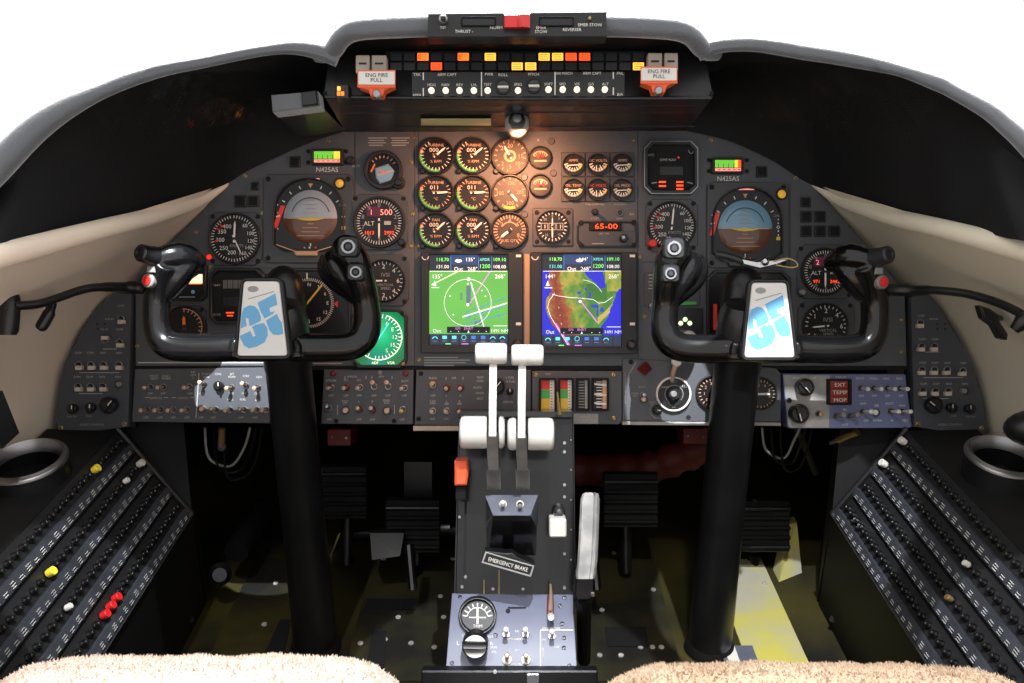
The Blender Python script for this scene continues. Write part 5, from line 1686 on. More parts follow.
    for P_ in ([(70, 430), (78, 310), (95, 265), (140, 243), (182, 250), (215, 285), (233, 340), (230, 370), (150, 408), (140, 405), (132, 350), (108, 342), (118, 408)],
               [(60, 490), (135, 455), (146, 448), (168, 495), (190, 488), (168, 430), (158, 420), (190, 398), (255, 385), (283, 425), (288, 485), (262, 540), (200, 575), (135, 590), (95, 565)],
               [(205, 222), (348, 148), (364, 238), (300, 265), (308, 300), (345, 290), (330, 312), (262, 350), (232, 300)],
               [(272, 366), (345, 320), (362, 312), (376, 350), (400, 380), (412, 472), (370, 483), (330, 478), (300, 445)]):
        q.flat(B(P_), e, 'mark_blue')
    part('number', q, bd, 'pale blue slanted 35')
    q = MB()
    q.ball(pt(cu - 9, 289 + dv, 1.2093), (.0075, .0042, .0003), 'mark_grey', 14, 6)
    q.line(cu - 14, 299 + dv, cu + 12, 291.5 + dv, .9, e, 'mark_grey')
    part('emblem', q, bd)
    # inner horn: two chrome ringed buttons on square pads
    for u, v, r, d in ((348, 246.5, 9.5, 1.192), (355.5, 272, 8, 1.196)):
        q = MB()
        c = T(u, v, d)
        uu, vv = 512 + c.x / d * F, v + dv
        q.prism(rrect(uu - r * 1.12, vv - r * 1.12, uu + r * 1.12, vv + r * 1.12, r * .55), d, d + .014, 'satin_black', 1.4)
        bt = part('trim_switch', q, o)
        q = MB()
        q.ring(uu, vv, r * .42, r * .82, d - .0025, d + .002, 'steel', .8, 24)
        part('ring', q, bt)
        q = MB()
        q.cyl(uu, vv, r * .40, d - .004, d + .002, 'dark_steel', .7, 14)
        part('button', q, bt)
    # outer horn: grey knurled knob, cream block, red button
    q = MB()
    c = T(149, 255, 1.205)
    ax = Vector((-.45 * s, .12, .88))
    q.lathe([(.0135, -.022), (.0135, -.006), (.0120, .0), (.0118, .014), (.0095, .0165), (.006, .0165), (.005, .014), (.0001, .014)], c, ax, 'knob_black' if s > 0 else 'dial_grey', 22)
    part('knurled_knob', q, o)
    q = MB()
    c = T(150.5, 269, 1.212)
    q.prism([(512 + c.x / 1.212 * F + a, 269 + dv + b) for a, b in ((-4, -3.5), (4, -3), (4.5, 3.5), (-4.5, 4))], 1.208, 1.225, 'knob_grey', 1)
    part('rocker', q, o)
    q = MB()
    c = T(147.5, 280.5, 1.213)
    ax = Vector((-.3 * s, 0, .95))
    q.lathe([(.0098, -.016), (.0098, -.001), (.0085, .001), (.0070, .001)], c, ax, 'knob_grey', 20)
    rb_ = part('button_collar', q, o)
    q = MB()
    q.lathe([(.0068, -.002), (.0064, .003), (.0001, .0042)], c, ax, 'red_plastic', 18)
    part('red_button', q, rb_, 'red push button')
yoke('left black control column and yoke with white emblem plate', 262, 1, 0, 0, -.317, 'white emblem plate')
yoke('right black control column and yoke with white emblem plate and wire clip on top', 769.5, -1, 9, 1.5, .319, 'white emblem plate')
# chart clip on the right yoke
o = thing('chart_clip', 'bent wire and metal spring clip on top of the right yoke hub', 'clip', pt(760, 266, 1.225))
q = MB()
q.tube(smooth([pt(716, 254, 1.235), pt(730, 257, 1.23), pt(744, 262, 1.225)], 4), .0052, 'bezel_black', 10)
part('handle', q, o)
q = MB()
q.prism([(742, 259), (757, 262), (776, 260), (788, 257), (789, 259.5), (777, 264), (760, 268), (744, 264)], 1.215, 1.219, 'chrome', .4)
q.ball(pt(765, 261.5, 1.214), .006, 'chrome', 12, 8)
part('spring_plate', q, o)
q = MB()
q.tube(smooth([pt(772, 262, 1.216), pt(786, 258.5, 1.212), pt(795, 261, 1.21), pt(797.5, 266, 1.21), pt(790, 267.5, 1.212), pt(776, 265, 1.216)], 5), .0011, 'brass', 7)
part('wire_loop', q, o)

# ------------------------------------------------------------------ centre pedestal
def reproject(mb, fn, d0):
    for i, p in enumerate(mb.v):
        d = -p.z
        u, v = 512 + p.x / d * F, 341.5 - p.y / d * F
        mb.v[i] = pt(u, v, fn(v) - (d0 - d))
    return mb
PD = lambda v: 1 / lerp(1 / 1.285, 1 / 1.235, (v - 412) / 184)
LD = lambda v: 1 / lerp(1 / 1.230, 1 / 1.172, (v - 594) / 75)
o = ped = thing('pedestal', 'black centre pedestal carrying the white thrust levers', 'pedestal', W(0, 1.05, 0))
q = MB()
fq = [pt(459, 413, 1.285), pt(573.5, 413, 1.285), pt(576, 598, 1.2335), pt(454, 598, 1.2335)]
q.hexa(fq, [pt(462, 412, 1.375), pt(571, 412, 1.375), fq[2] + YV * .30, fq[3] + YV * .30], 'satin_black')
lq = [pt(452, 597, 1.245), pt(573, 597, 1.245), pt(574, 683, 1.19), pt(449, 683, 1.19)]
q.hexa(lq, [p + YV * .36 for p in lq], 'matt_black')
q.hexa([lq[3], lq[2], lq[2] - ZV * .19, lq[3] - ZV * .19], [p + YV * .34 for p in (lq[3], lq[2], lq[2] - ZV * .19, lq[3] - ZV * .19)], 'matt_black')
part('body', q, o)
q = MB()
q.prism([(459.5, 414), (573, 414), (575.3, 595), (455.5, 595)], 1.2, 1.204, 'gloss_black', .8)
for u, v in [(463, 489), (459.5, 517), (462, 587), (465.5, 577), (493, 589), (523, 589)] + [(564.5, v) for v in (443, 452, 485, 497, 554, 588)] + [(571, v) for v in (440, 470, 500, 530, 560)]:
    q.cyl(u, v, 2 if u < 570 else 1.1, 1.1985, 1.201, 'steel', .5, 10)
q.line(466, 488, 464.5, 576, 2.4, 1.1995, 'deep_black')
q.line(484, 580, 484, 595, .7, 1.1995, 'brass'); q.line(499, 570, 499, 595, .7, 1.1995, 'brass')
q.flat([(468, 436), (569, 436), (571, 440), (573, 500), (470, 486)], 1.1997, 'gloss_black')
reproject(q, lambda v: PD(v) - .004, 1.2)
part('face_plate', q, o)
q = MB()
q.hexa([pt(460, 411.5, 1.27), pt(572.5, 411.5, 1.27), pt(572.5, 417, 1.265), pt(460, 417, 1.265)], [pt(463, 409, 1.365), pt(570, 409, 1.365), pt(570, 415, 1.365), pt(463, 415, 1.365)], 'gloss_black')
q.tube([pt(559.5, 414, 1.258), pt(558.5, 406, 1.254), pt(557.5, 392, 1.25)], [.0035, .0022, .0015], 'brass', 8)
part('top_lip', q, o)

def thrust(label, ua, sgn, c0, c1, vt, vh, knob):
    """ua arm column, c0..c1 handle span, vt top knob, vh handle centre"""
    t = thing('thrust_lever', label, 'lever', pt(ua, 490, 1.255), 'thrust levers')
    q = MB()
    w = .0072
    P = [pt(ua + 1, 492, 1.262), pt(ua + .5, 470, 1.235), pt(ua - .5, 452, 1.20), pt(ua - 1, vh, 1.165)]
    q.loft([[p + XV * -w, p + XV * w] for p in P[1:]], 'lever_grey')
    q.loft([[p + XV * -w * 1.3, p + XV * w * 1.3] for p in P[:2]], 'worn_white')
    q.hexa([P[0] - XV * w * 1.15, P[0] + XV * w * 1.15, P[1] + XV * w * 1.15, P[1] - XV * w * 1.15], [p + Vector((0, 0, -.02)) for p in (P[0] - XV * w, P[0] + XV * w, P[1] + XV * w, P[1] - XV * w)], 'worn_white')
    q.hexa([P[1] - XV * w, P[1] + XV * w, P[3] + XV * w, P[3] - XV * w], [p + Vector((0, -.004, -.02)) for p in (P[1] - XV * w, P[1] + XV * w, P[3] + XV * w, P[3] - XV * w)], 'lever_grey')
    part('lever_arm', q, t, 'grey metal arm')
    r = 16.3 * 1.18 / F
    for a, b in ((c0, ua - 6), (ua + 6, c1)):
        q = MB()
        A_, B_ = pt(a, vh, 1.18), pt(b, vh, 1.18)
        n = (B_ - A_).normalized()
        L = (B_ - A_).length
        pr = [(r * .80, 0), (r * .95, .002), (r, .006), (r, L - .003), (r * .97, L - .0008), (r * .93, L)] if abs(a - c0) < 1e-6 else [(r * .93, 0), (r * .97, .0008), (r, .003), (r, L - .006), (r * .95, L - .002), (r * .80, L)]
        q.lathe(pr, A_, n, 'white_plastic', 32)
        part('handle', q, t, 'white cylindrical handle half')
    q = MB()
    w = .0048
    P = [pt(ua - .5, vh + 4, 1.150), pt(ua - .3, 400, 1.152), pt(ua + .3, vt + 6, 1.160)]
    for a, b in zip(P, P[1:]):
        q.hexa([a - XV * w, a + XV * w, b + XV * w, b - XV * w], [p + Vector((0, 0, -.012)) for p in (a - XV * w, a + XV * w, b + XV * w, b - XV * w)], 'white_plastic')
    part('reverser_arm', q, t, 'slim white arm')
    q = MB()
    r = 10.7 * 1.155 / F
    A_, B_ = pt(knob[0], vt, 1.160), pt(knob[1], vt, 1.160)
    L = (B_ - A_).length
    q.lathe([(r * .8, 0), (r * .95, .0015), (r, .005), (r, L * .5 - .0005), (r * .965, L * .5), (r, L * .5 + .0005), (r, L - .005), (r * .95, L - .0015), (r * .8, L)], A_, B_ - A_, 'white_plastic', 28)
    part('reverser_knob', q, t, 'white barrel knob')
thrust('left thrust lever with white barrel knob on a slim arm above its white handle', 493, 1, 460, 504.6, 353.5, 432.3, (475.3, 507))
thrust('right thrust lever with white barrel knob on a slim arm above its white handle', 522, -1, 507.6, 553.6, 355, 434, (511.4, 543.3))
# orange handled lever
t = thing('spoiler_lever', 'orange topped lever in a slot on the left side of the pedestal', 'lever', pt(461, 500, 1.25))
q = MB()
q.prism([(454.5, 461.5), (467, 461), (468, 474), (466.5, 485.5), (454.5, 486)], 1.195, 1.235, 'orange_plastic', 2)
q.flat([(460, 463), (466, 463), (467, 473), (465.5, 474), (461, 474)], 1.1945, 'orange_paint')
part('grip', q, t, 'orange grip')
q = MB()
q.prism([(455.5, 486), (466, 486), (466, 500), (455.5, 500)], 1.205, 1.26, 'matt_black', .6)
part('arm', q, t)
# throttle quadrant switch block in the middle of the pedestal
t = thing('switch_block', 'black block with two small steel switches on a slanted top, middle of the pedestal', 'switch block', pt(512, 557, 1.24))
q = MB()
q.hexa([pt(485, 495, 1.225), pt(538, 495, 1.225), pt(530.5, 515.5, 1.190), pt(493, 515.5, 1.190)], [pt(485, 495, 1.27), pt(538, 495, 1.27), pt(538, 530, 1.26), pt(485, 530, 1.26)], 'label_strip')
q.hexa([pt(493, 515.5, 1.190), pt(530.5, 515.5, 1.190), pt(533, 552, 1.225), pt(489, 552, 1.225)], [pt(485, 500, 1.262), pt(538, 500, 1.262), pt(537, 557, 1.25), pt(486, 557, 1.25)], 'gloss_black')
part('housing', q, t)
for u in (503, 520):
    toggle(t, u, 504.5, 1.206, 0, -2 if u == 503 else 0, 'steel', .012, 'mark_white', 4, 1.0)
# emergency brake pull
t = thing('emergency_brake_handle', 'tilted black handle with white framed emergency brake wording on the pedestal', 'handle', pt(508, 564, 1.2))
q = MB()
q.prism([(485, 551), (506, 553.5), (512, 553), (517, 557), (535, 565.5), (531, 577.5), (481, 563)], 1.185, 1.21, 'satin_black', 1)
part('grip', q, t)
q = MB()
oq = [(485.3, 551.6), (534.4, 566), (530.8, 577), (481.5, 562.8)]
iq = [(486.6, 553.2), (532.6, 566.8), (529.8, 575.2), (483.4, 561.8)]
q.frame(oq, iq, 1.1840, 1.1855, 'mark_grey', .1)
q.text('EMERGENCY BRAKE', 508, 564.4, 4.0, 1.1845, 'mark_white', rot=-15.5, wide=.80)
part('lettering', q, t)
q = MB()
q.tube([pt(508, 562, 1.21), pt(508, 561, 1.262)], .008, 'dark_steel', 12)
part('shaft', q, t)
# white flap handle
t = thing('flap_switch', 'small square white handle with a round pivot above it on the right of the pedestal', 'switch', pt(558, 538, 1.24))
q = MB()
q.prism(rrect(549.5, 519, 566.5, 537.5, 2), 1.185, 1.215, 'white_plastic', 1.2)
part('handle', q, t, 'white square handle')
q = MB()
q.cyl(559, 512.5, 6.2, 1.225, 1.25, 'dark_steel', 1, 20); q.cyl(559, 512.5, 3.2, 1.220, 1.23, 'steel', .8, 14)
part('pivot', q, t)
q = MB(); q.prism([(554, 514), (563, 514), (562, 530), (555, 530)], 1.205, 1.24, 'satin_black', .6); part('arm', q, t)
# bright lever on the right side of the pedestal
t = thing('control_lever', 'tall worn white and silver lever standing at the right side of the pedestal', 'lever', pt(586, 600, 1.2))
q = MB()
lv = [(590, 492.5, 5), (590.5, 494, 8), (590, 500, 9.5), (589, 530, 9.8), (587.5, 560, 10), (586, 573, 10), (585.5, 579, 9)]
fr_ = [pt(u - w, v, 1.155) for u, v, w in lv]
q.loft([[pt(u - w, v, 1.162), pt(u - w * .8, v, 1.155), pt(u + w * .35, v, 1.152), pt(u + w * .5, v, 1.156), pt(u + w * .75, v, 1.152), pt(u + w, v, 1.158), pt(u + w, v, 1.185), pt(u - w, v, 1.185), pt(u - w, v, 1.162)] for u, v, w in lv], 'worn_white')
q.flat([(u - w, v) for u, v, w in lv[:2]] + [(lv[1][0] + 8, lv[1][1]), (lv[0][0] + 5, lv[0][1])], 1.163, 'worn_white')
part('grip', q, t)
q = MB()
q.prism([(576, 577), (594, 577), (594, 596), (590, 600), (578, 600), (575, 596)], 1.165, 1.20, 'dark_steel', 1.2)
q.cyl(593, 595, 2.4, 1.16, 1.17, 'steel', .6, 10)
q.tube([pt(584, 598, 1.19), pt(584, 620, 1.24), pt(584, 660, 1.36)], .010, 'matt_black', 10)
part('stem', q, t)
# sloping lower panel
t = thing('rudder_trim_unit', 'sloping blue-grey panel with round gauge and black knob at the foot of the pedestal', 'control panel', pt(512, 669, 1.18))
q = MB()
q.prism([(452, 594), (573, 595), (577, 669), (445.7, 668.5)], 1.2, 1.204, 'ped_panel', .6)
for u, v in ((460, 597), (564.5, 598), (452, 663.5), (569.5, 666), (495.5, 635.5), (564, 638), (564, 648), (562, 624), (560, 606)): q.screw(u, v, 2.2, 1.2, 'dark_steel')
reproject(q, LD, 1.2)
part('plate', q, t)
q = MB()
e = 1.1995
for s_, u, v, h_ in (('LE', 464, 635.5, 2.6), ('L', 458, 643, 4), ('NOSE', 475, 634, 2.3), ('RUDDER', 487.5, 636.5, 2.2), ('R', 491.5, 643.5, 3.6), ('TRIM', 493, 647.5, 2.3), ('AIL', 494, 652, 2.6), ('PRI', 517, 631.3, 2), ('SEC', 517, 650, 2), ('YAW DAMPER', 516, 639, 2), ('PITCH TRIM', 516, 664, 2), ('ON', 543.5, 639.5, 1.8), ('OFF', 557, 647.3, 2), ('STICK NUDGER', 551, 628.2, 1.8)):
    q.text(s_, u, v, h_, e, 'mark_white')
q.line(540.5, 630, 573, 630, .9, e, 'mark_white'); q.line(540.5, 630, 540.5, 668, .9, e, 'mark_white')
q.line(508, 607.7, 526, 607.7, 1.8, e, 'deep_black'); q.disc(508, 611, 2.4, e, 'deep_black', 12)
q.text('PUSHER', 543, 652, 1.8, e, 'mark_white', rot=90)
reproject(q, LD, 1.2)
part('lettering', q, t)
q = MB()
q.ring(477.5, 616, 16.5, 19, 1.193, 1.2, 'bezel_black', .8, 36, 1.199)
reproject(q, LD, 1.2)
gp = part('trim_gauge', q, t)
q = MB()
q.disc(477.5, 616, 16.8, 1.1985, 'dial_grey', 36)
q.ticks(477.5, 618, 11, 15, -80, 80, 9, 1.2, 1.198, 'mark_white')
q.arc(477.5, 618, 10, 10.8, -80, 80, 1.198, 'mark_white')
q.line(477.5, 608, 477.5, 624, 2, 1.198, 'mark_white'); q.line(469, 617.5, 486, 617.5, 1.2, 1.198, 'mark_white')
q.text('TRIM', 477.5, 626, 3, 1.198, 'mark_white')
reproject(q, LD, 1.2)
part('dial', q, gp)
q = MB()
q.cyl(475, 646.5, 13, 1.178, 1.2, 'knob_black', 1.5, 30, 'worn_white')
q.prism([(462, 643.5), (487.5, 644), (486.5, 649), (481, 650), (463, 649.5)], 1.168, 1.179, 'knob_black', .8)
reproject(q, LD, 1.2)
part('rotary_knob', q, t)
for u, v, m_ in ((506, 632, 'white_plastic'), (525.5, 632, 'white_plastic'), (507, 658, 'bronze_lever'), (526, 658, 'bronze_lever'), (552, 634, 'white_plastic')):
    q = MB()
    q.cyl(u, v + 2, 3.8 if v < 650 else 5, 1.198, 1.2005, 'steel' if v < 650 else 'mark_white', .5, 14)
    reproject(q, LD, 1.2)
    sw = part('toggle_switch', q, t)
    q = MB()
    a = pt(u, v + 3, LD(v + 3))
    b = pt(u, v - 3, LD(v) - .022)
    q.tube([a, lerp(a, b, .6), lerp(a, b, .95), b], [.0022, .0028, .0036, .002], m_, 10)
    part('lever', q, sw)
q = MB()
q.prism([(547.5, 597), (553.5, 597), (554, 614), (547, 614)], 1.188, 1.2, 'dark_red', .8)
reproject(q, LD, 1.2)
q.tube([pt(550.5, 610, LD(610) - .012), pt(551, 596, 1.205), pt(550.5, 584, 1.2)], [.003, .0025, .0012], 'bronze_lever', 8)
part('red_guard', q, t, 'dark red switch guard')
q = MB()
q.cyl(551, 618, 3.4, 1.18, 1.2, 'worn_white', .8, 12)
reproject(q, LD, 1.2)
part('push_button', q, t)
# cross bar below the pedestal panel
t = thing('foot_bar', 'black cross bar with rounded ends under the pedestal panel at the bottom edge', 'bar', pt(510, 690, 1.15))
q = MB()
q.prism(rrect(421, 671, 598, 690, 2), 1.140, 1.158, 'satin_black', 1.5)
part('bar', q, t)
q = MB()
q.prism(rrect(526, 674, 540, 684, 2), 1.134, 1.141, 'steel', 1)
part('catch', q, t, 'steel catch')
q = MB()
q.cyl(495, 672.5, 2, 1.137, 1.141, 'worn_white', .5, 10)
part('screw', q, t)

# ------------------------------------------------------------------ side consoles with circuit breakers
def console(side):
    s = -1 if side == 'left' else 1
    o = thing('side_console', 'black side console beside the %s seat carrying sloping rows of circuit breakers' % side, 'console', W(s * .62, .8, 0))
    q = MB()
    def sec(y0, y1, y2):
        return [W(s * .552, y0, 0), W(s * .514, y1, .245), W(s * .609, y2, .398), W(s * .715, y2, .400), W(s * .715, y2, 0)]
    rows = [sec(.15, .15, .15), sec(1.36, 1.262, 1.255)]
    q.loft(rows, 'matt_black')
    q.add(rows[1], [(0, 1, 2, 3, 4)], 'matt_black'); q.add(rows[0], [(4, 3, 2, 1, 0)], 'matt_black')
    part('body', q, o)
    q = MB()
    a = [W(s * .514, .2, .247), W(s * .514, 1.262, .247), W(s * .609, 1.258, .400)]
    q.tube([a[0], a[1]], .0035, 'bezel_grey', 8)
    q.tube([a[1], a[2]], .005, 'bezel_black', 8)
    part('edge_strip', q, o)
    q = MB()
    for y in (.95, 1.12, 1.28): q.tube([W(s * .5485, y, .03), W(s * .545, y, .032)], .006, 'steel', 10)
    part('fastener', q, o)
    # dark apron from the console end to the panel
    q = MB()
    q.hexa([W(s * .515, 1.265, .243), W(s * .609, 1.26, .395), W(s * .62, 1.30, .385), W(s * .53, 1.32, .385)], [W(s * .552, 1.37, 0), W(s * .70, 1.37, 0), W(s * .71, 1.42, .385), W(s * .56, 1.42, .385)], 'matt_black')
    part('end_apron', q, o)
    for k, nm in enumerate(('lowest', 'second from bottom', 'third from bottom', 'topmost')):
        t0 = k * .25
        A = Vector((s * .514, 0, .247)); Bv = Vector((s * .095, 0, .152))
        n = Vector((-s * .152, 0, .095)).normalized()
        P = lambda t, y, h=0: (lambda p: W(p.x, y, p.z))(A + Bv * t + n * h)
        y0, y1 = .42, 1.245 - .0 * k
        r_ = thing('circuit_breaker_row', 'circuit breaker row on the %s side console, %s of four' % (side, nm), 'circuit breakers', P(t0 + .1, y0), 'circuit breaker rows')
        q = MB()
        q.hexa([P(t0 + .015, y0, .006), P(t0 + .015, y1, .006), P(t0 + .095, y1, .010), P(t0 + .095, y0, .010)], [P(t0 + .01, y0, 0), P(t0 + .01, y1, 0), P(t0 + .10, y1, 0), P(t0 + .10, y0, 0)], 'strip_grey')
        part('label_strip', q, r_)
        q = MB()
        q.hexa([P(t0 + .10, y0, .003), P(t0 + .10, y1, .003), P(t0 + .235, y1, .003), P(t0 + .235, y0, .003)], [P(t0 + .10, y0, 0), P(t0 + .10, y1, 0), P(t0 + .235, y1, 0), P(t0 + .235, y0, 0)], 'breaker_plate')
        part('plate', q, r_)
        N = 42
        q = MB()
        rng = random.Random(k * 7 + (s > 0))
        for i in range(N):
            y = 1.230 - i * .0178
            hh = [P(t0 + .045 + .012 * rng.random(), y + dy, .0090) for dy in (-.006, -.001)]
            for j in range(2 + (i % 2)):
                a0 = P(t0 + .032 + .018 * j, y - .0055, .0085 + .0007 * j); a1 = P(t0 + .032 + .018 * j, y + .0045 - .003 * rng.random(), .0085 + .0007 * j)
                q.tube([a0, a1], .0007, 'mark_grey' if k < 3 else 'mark_dim', 4)
        part('lettering', q, r_)
        dirn = P(t0, 1, 1) - P(t0, 1, 0)
        special = {}
        if s < 0: special = {0: {13: 'red_plastic', 14: 'red_plastic', 15: 'red_plastic'}, 1: {17: 'white_plastic'}, 2: {0: 'white_plastic', 3: 'white_plastic', 16: 'yellow_plastic'}, 3: {5: 'yellow_plastic'}}[k]
        else: special = {0: {2: 'chrome', 3: 'chrome'}, 1: {16: 'brass', 25: 'white_plastic'}, 2: {0: 'white_plastic', 15: 'white_plastic'}, 3: {0: 'white_plastic'}}[k]
        proto = proto2 = None
        for i in range(N):
            y = 1.230 - i * .0178
            c = P(t0 + .165, y, .003)
            if proto is None:
                q = MB()
                q.lathe([(.0050, 0), (.0050, .003), (.0044, .004)], c, dirn, 'dark_steel', 12)
                b_ = part('circuit_breaker', q, r_)
                q = MB()
                q.lathe([(.0034, .0035), (.0034, .009), (.0026, .0102), (.0001, .0102)], c, dirn, 'knob_black', 12)
                bp = part('button', q, b_)
                proto, proto2, c0 = b_, bp, c
                nb = b_
            else:
                nb = proto.copy(); sc.collection.objects.link(nb); nb.parent = r_
                nb.location = c - c0
                np_ = proto2.copy(); sc.collection.objects.link(np_); np_.parent = nb
                ORG[nb.name] = ORG[proto.name]
            if i in special:
                q = MB()
                big = special[i] in ('yellow_plastic', 'red_plastic') or i == 0
                q.lathe([(.0052, .003), (.0058, .009), (.0056, .0125), (.0050, .0130), (.0035, .0128)] if big else [(.004, .003), (.0042, .010), (.0034, .0115), (.0001, .0115)], c0, dirn, special[i], 14)
                part('collar', q, nb, special[i].split('_')[0] + ' lockout collar')
console('left')
console('right')
# steel rimmed cup holders on the consoles
def cup(side, x, y, z, R, ry):
    o = thing('cup_holder', 'black cup holder with shiny steel rim on the %s console' % side, 'cup holder', W(x, y, z))
    q = MB()
    tilt = .13
    c = lambda r, a, dz: W(x + r * math.cos(a), y + r * math.sin(a) * ry, z + dz + r * math.sin(a) * tilt)
    q.tube([c(R, 6.28318 * i / 40, 0) for i in range(40)], .0042, 'steel', 10, closed=True)
    q.loft([[c(R * f_, 6.28318 * i / 40, dz) for i in range(41)] for f_, dz in ((1.0, .004), (.93, .006), (.87, -.002), (.85, -.012))], 'steel')
    part('rim', q, o)
    q = MB()
    q.loft([[c(R * f_, 6.28318 * i / 40, dz) for i in range(41)] for f_, dz in ((.86, -.008), (.84, -.045), (.5, -.05), (.02, -.05))], 'gloss_black')
    q.loft([[c(R * f_, 6.28318 * i / 40, dz) for i in range(41)] for f_, dz in ((1.04, -.003), (1.06, -.03), (1.0, -.07))], 'satin_black')
    part('cup', q, o)
cup('left', -.664, 1.10, .425, .050, 1.0)
cup('right', .672, 1.10, .432, .047, 1.0)
# armrests
q = MB()
q.hexa([W(-.70, 1.0, .565), W(-.636, 1.0, .56), W(-.636, 1.035, .558), W(-.70, 1.035, .56)], [W(-.70, 1.0, .49), W(-.630, 1.0, .495), W(-.632, 1.045, .495), W(-.70, 1.045, .49)], 'satin_black')
solo('armrest', q, 'black armrest end at the left edge above the left cup holder', 'armrest')
q = MB()
q.ball(W(.668, 1.03, .508), (.045, .025, .035), 'satin_black', 18, 12)
q.hexa([W(.645, 1.0, .53), W(.72, 1.0, .53), W(.72, 1.03, .53), W(.645, 1.03, .53)], [W(.645, 1.0, .49), W(.72, 1.0, .49), W(.72, 1.04, .49), W(.645, 1.04, .49)], 'satin_black')
solo('armrest', q, 'black rounded armrest end at the right edge above the right cup holder', 'armrest')
# microphone leads
o = thing('microphone_lead', 'black hose from the left yoke to a microphone body at the left edge', 'cable', pt(8, 335, 1.10))
q = MB()
P = smooth([pt(150, 291, 1.25), pt(138, 288, 1.25), pt(122, 287, 1.235), pt(95, 287.5, 1.20), pt(78, 291, 1.18), pt(58, 298, 1.155), pt(38, 304, 1.13), pt(14, 306, 1.105)], 5)
q.tube(P, [.0085] * 9 + [.0066] * 5 + [.0056] * 22, 'satin_black', 12)
part('hose', q, o)
q = MB()
q.tube([pt(8, 291, 1.12), pt(8, 294, 1.115), pt(8, 302, 1.11), pt(8, 305, 1.11), pt(7.5, 331, 1.10), pt(7.5, 335, 1.10)], [.010, .013, .014, .0145, .0125, .010], 'satin_black', 18)
part('microphone', q, o)
o = thing('microphone_lead', 'black hose running from the right yoke to the right edge along the wall', 'cable', pt(1000, 303, 1.14))
q = MB()
P = smooth([pt(884, 289, 1.25), pt(897, 290, 1.25), pt(915, 290, 1.24), pt(938, 290.5, 1.21), pt(965, 293.5, 1.18), pt(990, 300, 1.15), pt(1012, 309, 1.12), pt(1034, 322, 1.09)], 5)
q.tube(P, [.0085] * 9 + [.0066] * 5 + [.0056] * 22, 'satin_black', 12)
part('hose', q, o)
q = MB()
q.tube([pt(1014, 330, 1.10), pt(1022, 322, 1.095), pt(1032, 318, 1.09), pt(1042, 318, 1.08)], [.006, .0105, .012, .012], 'satin_black', 14)
part('microphone', q, o)
q = MB()
q.tube(smooth([pt(52, 303, 1.165), pt(49, 313, 1.16), pt(43, 324, 1.155), pt(39.5, 329, 1.155)], 4), [.006] * 4 + [.0078] * 6 + [.0075, .0065, .005], 'satin_black', 12)
solo('cable_clip', q, 'black tongue shaped clip hanging under the left microphone hose', 'clip')
q = MB()
q.prism([(980, 305), (990, 308), (1000, 315), (1001, 322), (1009, 334), (1008, 340), (1001, 338), (994, 325), (984, 318)], 1.20, 1.215, 'satin_black', 2)
q.tube([pt(995, 318, 1.205), pt(1006, 318, 1.27)], .004, 'satin_black', 8)
solo('cable_clip', q, 'black two lobed clip on the cream wall under the right hose', 'clip')

# ------------------------------------------------------------------ seats in sheepskin
def seat(label, x0, x1, m, y1, z1, rise):
    o = thing('pilot_seat', label, 'seat', W((x0 + x1) / 2, .45, 0))
    rnd = random.Random(int(x1 * 100))
    q = MB()
    nx, ny = 90, 46
    grid = []
    cx, hw = (x0 + x1) / 2, (x1 - x0) / 2
    def surf(a, b):
        """a across -1..1, b from the back (0) over the front edge (1) and down (1.5)"""
        e = max(0, 1 - abs(a) ** 7) ** .5
        x = cx + hw * a * (1 - .04 * max(0, b - 1))
        if b <= .85: y, z = lerp(.25, y1 - .06, b / .85), z1 + .012 * (1 - b)
        else:
            t = min(1, (b - .85) / .3) * math.pi / 2
            y, z = y1 - .06 + .06 * math.sin(t), z1 - .06 + .06 * math.cos(t)
            if b > 1.15: z = z1 - .06 - (b - 1.15) * .3
        z -= (1 - e) * .085
        y -= (1 - e) * .07
        z += rise * a * .5
        nz = noise.noise((x * 24, y * 24, 3)) * .004 + noise.noise((x * 70, y * 70, 9)) * .0022
        return Vector((x, y, z + nz))
    for j in range(ny + 1):
        grid.append([surf(-1 + 2 * i / nx, 1.55 * j / ny) for i in range(nx + 1)])
    q.loft([[W(*p) for p in r] for r in grid], m)
    # short wool pile
    for _ in range(15000):
        j, i = rnd.random(), rnd.random()
        b = .45 + .75 * j
        p = surf(-1 + 2 * i, b)
        d = Vector((rnd.uniform(-.8, .8), rnd.uniform(-.2, .9) + (b > .9) * .6, rnd.uniform(.4, 1))).normalized()
        t = Vector((rnd.uniform(-1, 1), rnd.uniform(-1, 1), 0)).normalized() * .0012
        h_ = rnd.uniform(.0018, .0045)
        q.add([W(*(p - t)), W(*(p + t)), W(*(p + d * h_))], [(0, 1, 2)], m)
    part('sheepskin_cover', q, o)
    q = MB()
    q.boxw(x0 + .03, .22, .08, x1 - .03, y1 - .07, z1 - .05, 'soft_black')
    part('seat_base', q, o)
seat('left seat cushion in pale pinkish sheepskin at the bottom edge', -.510, -.083, 'sheepskin', .725, .437, .004)
seat('right seat cushion in tan sheepskin at the bottom edge', .058, .510, 'sheepskin_tan', .720, .433, -.006)

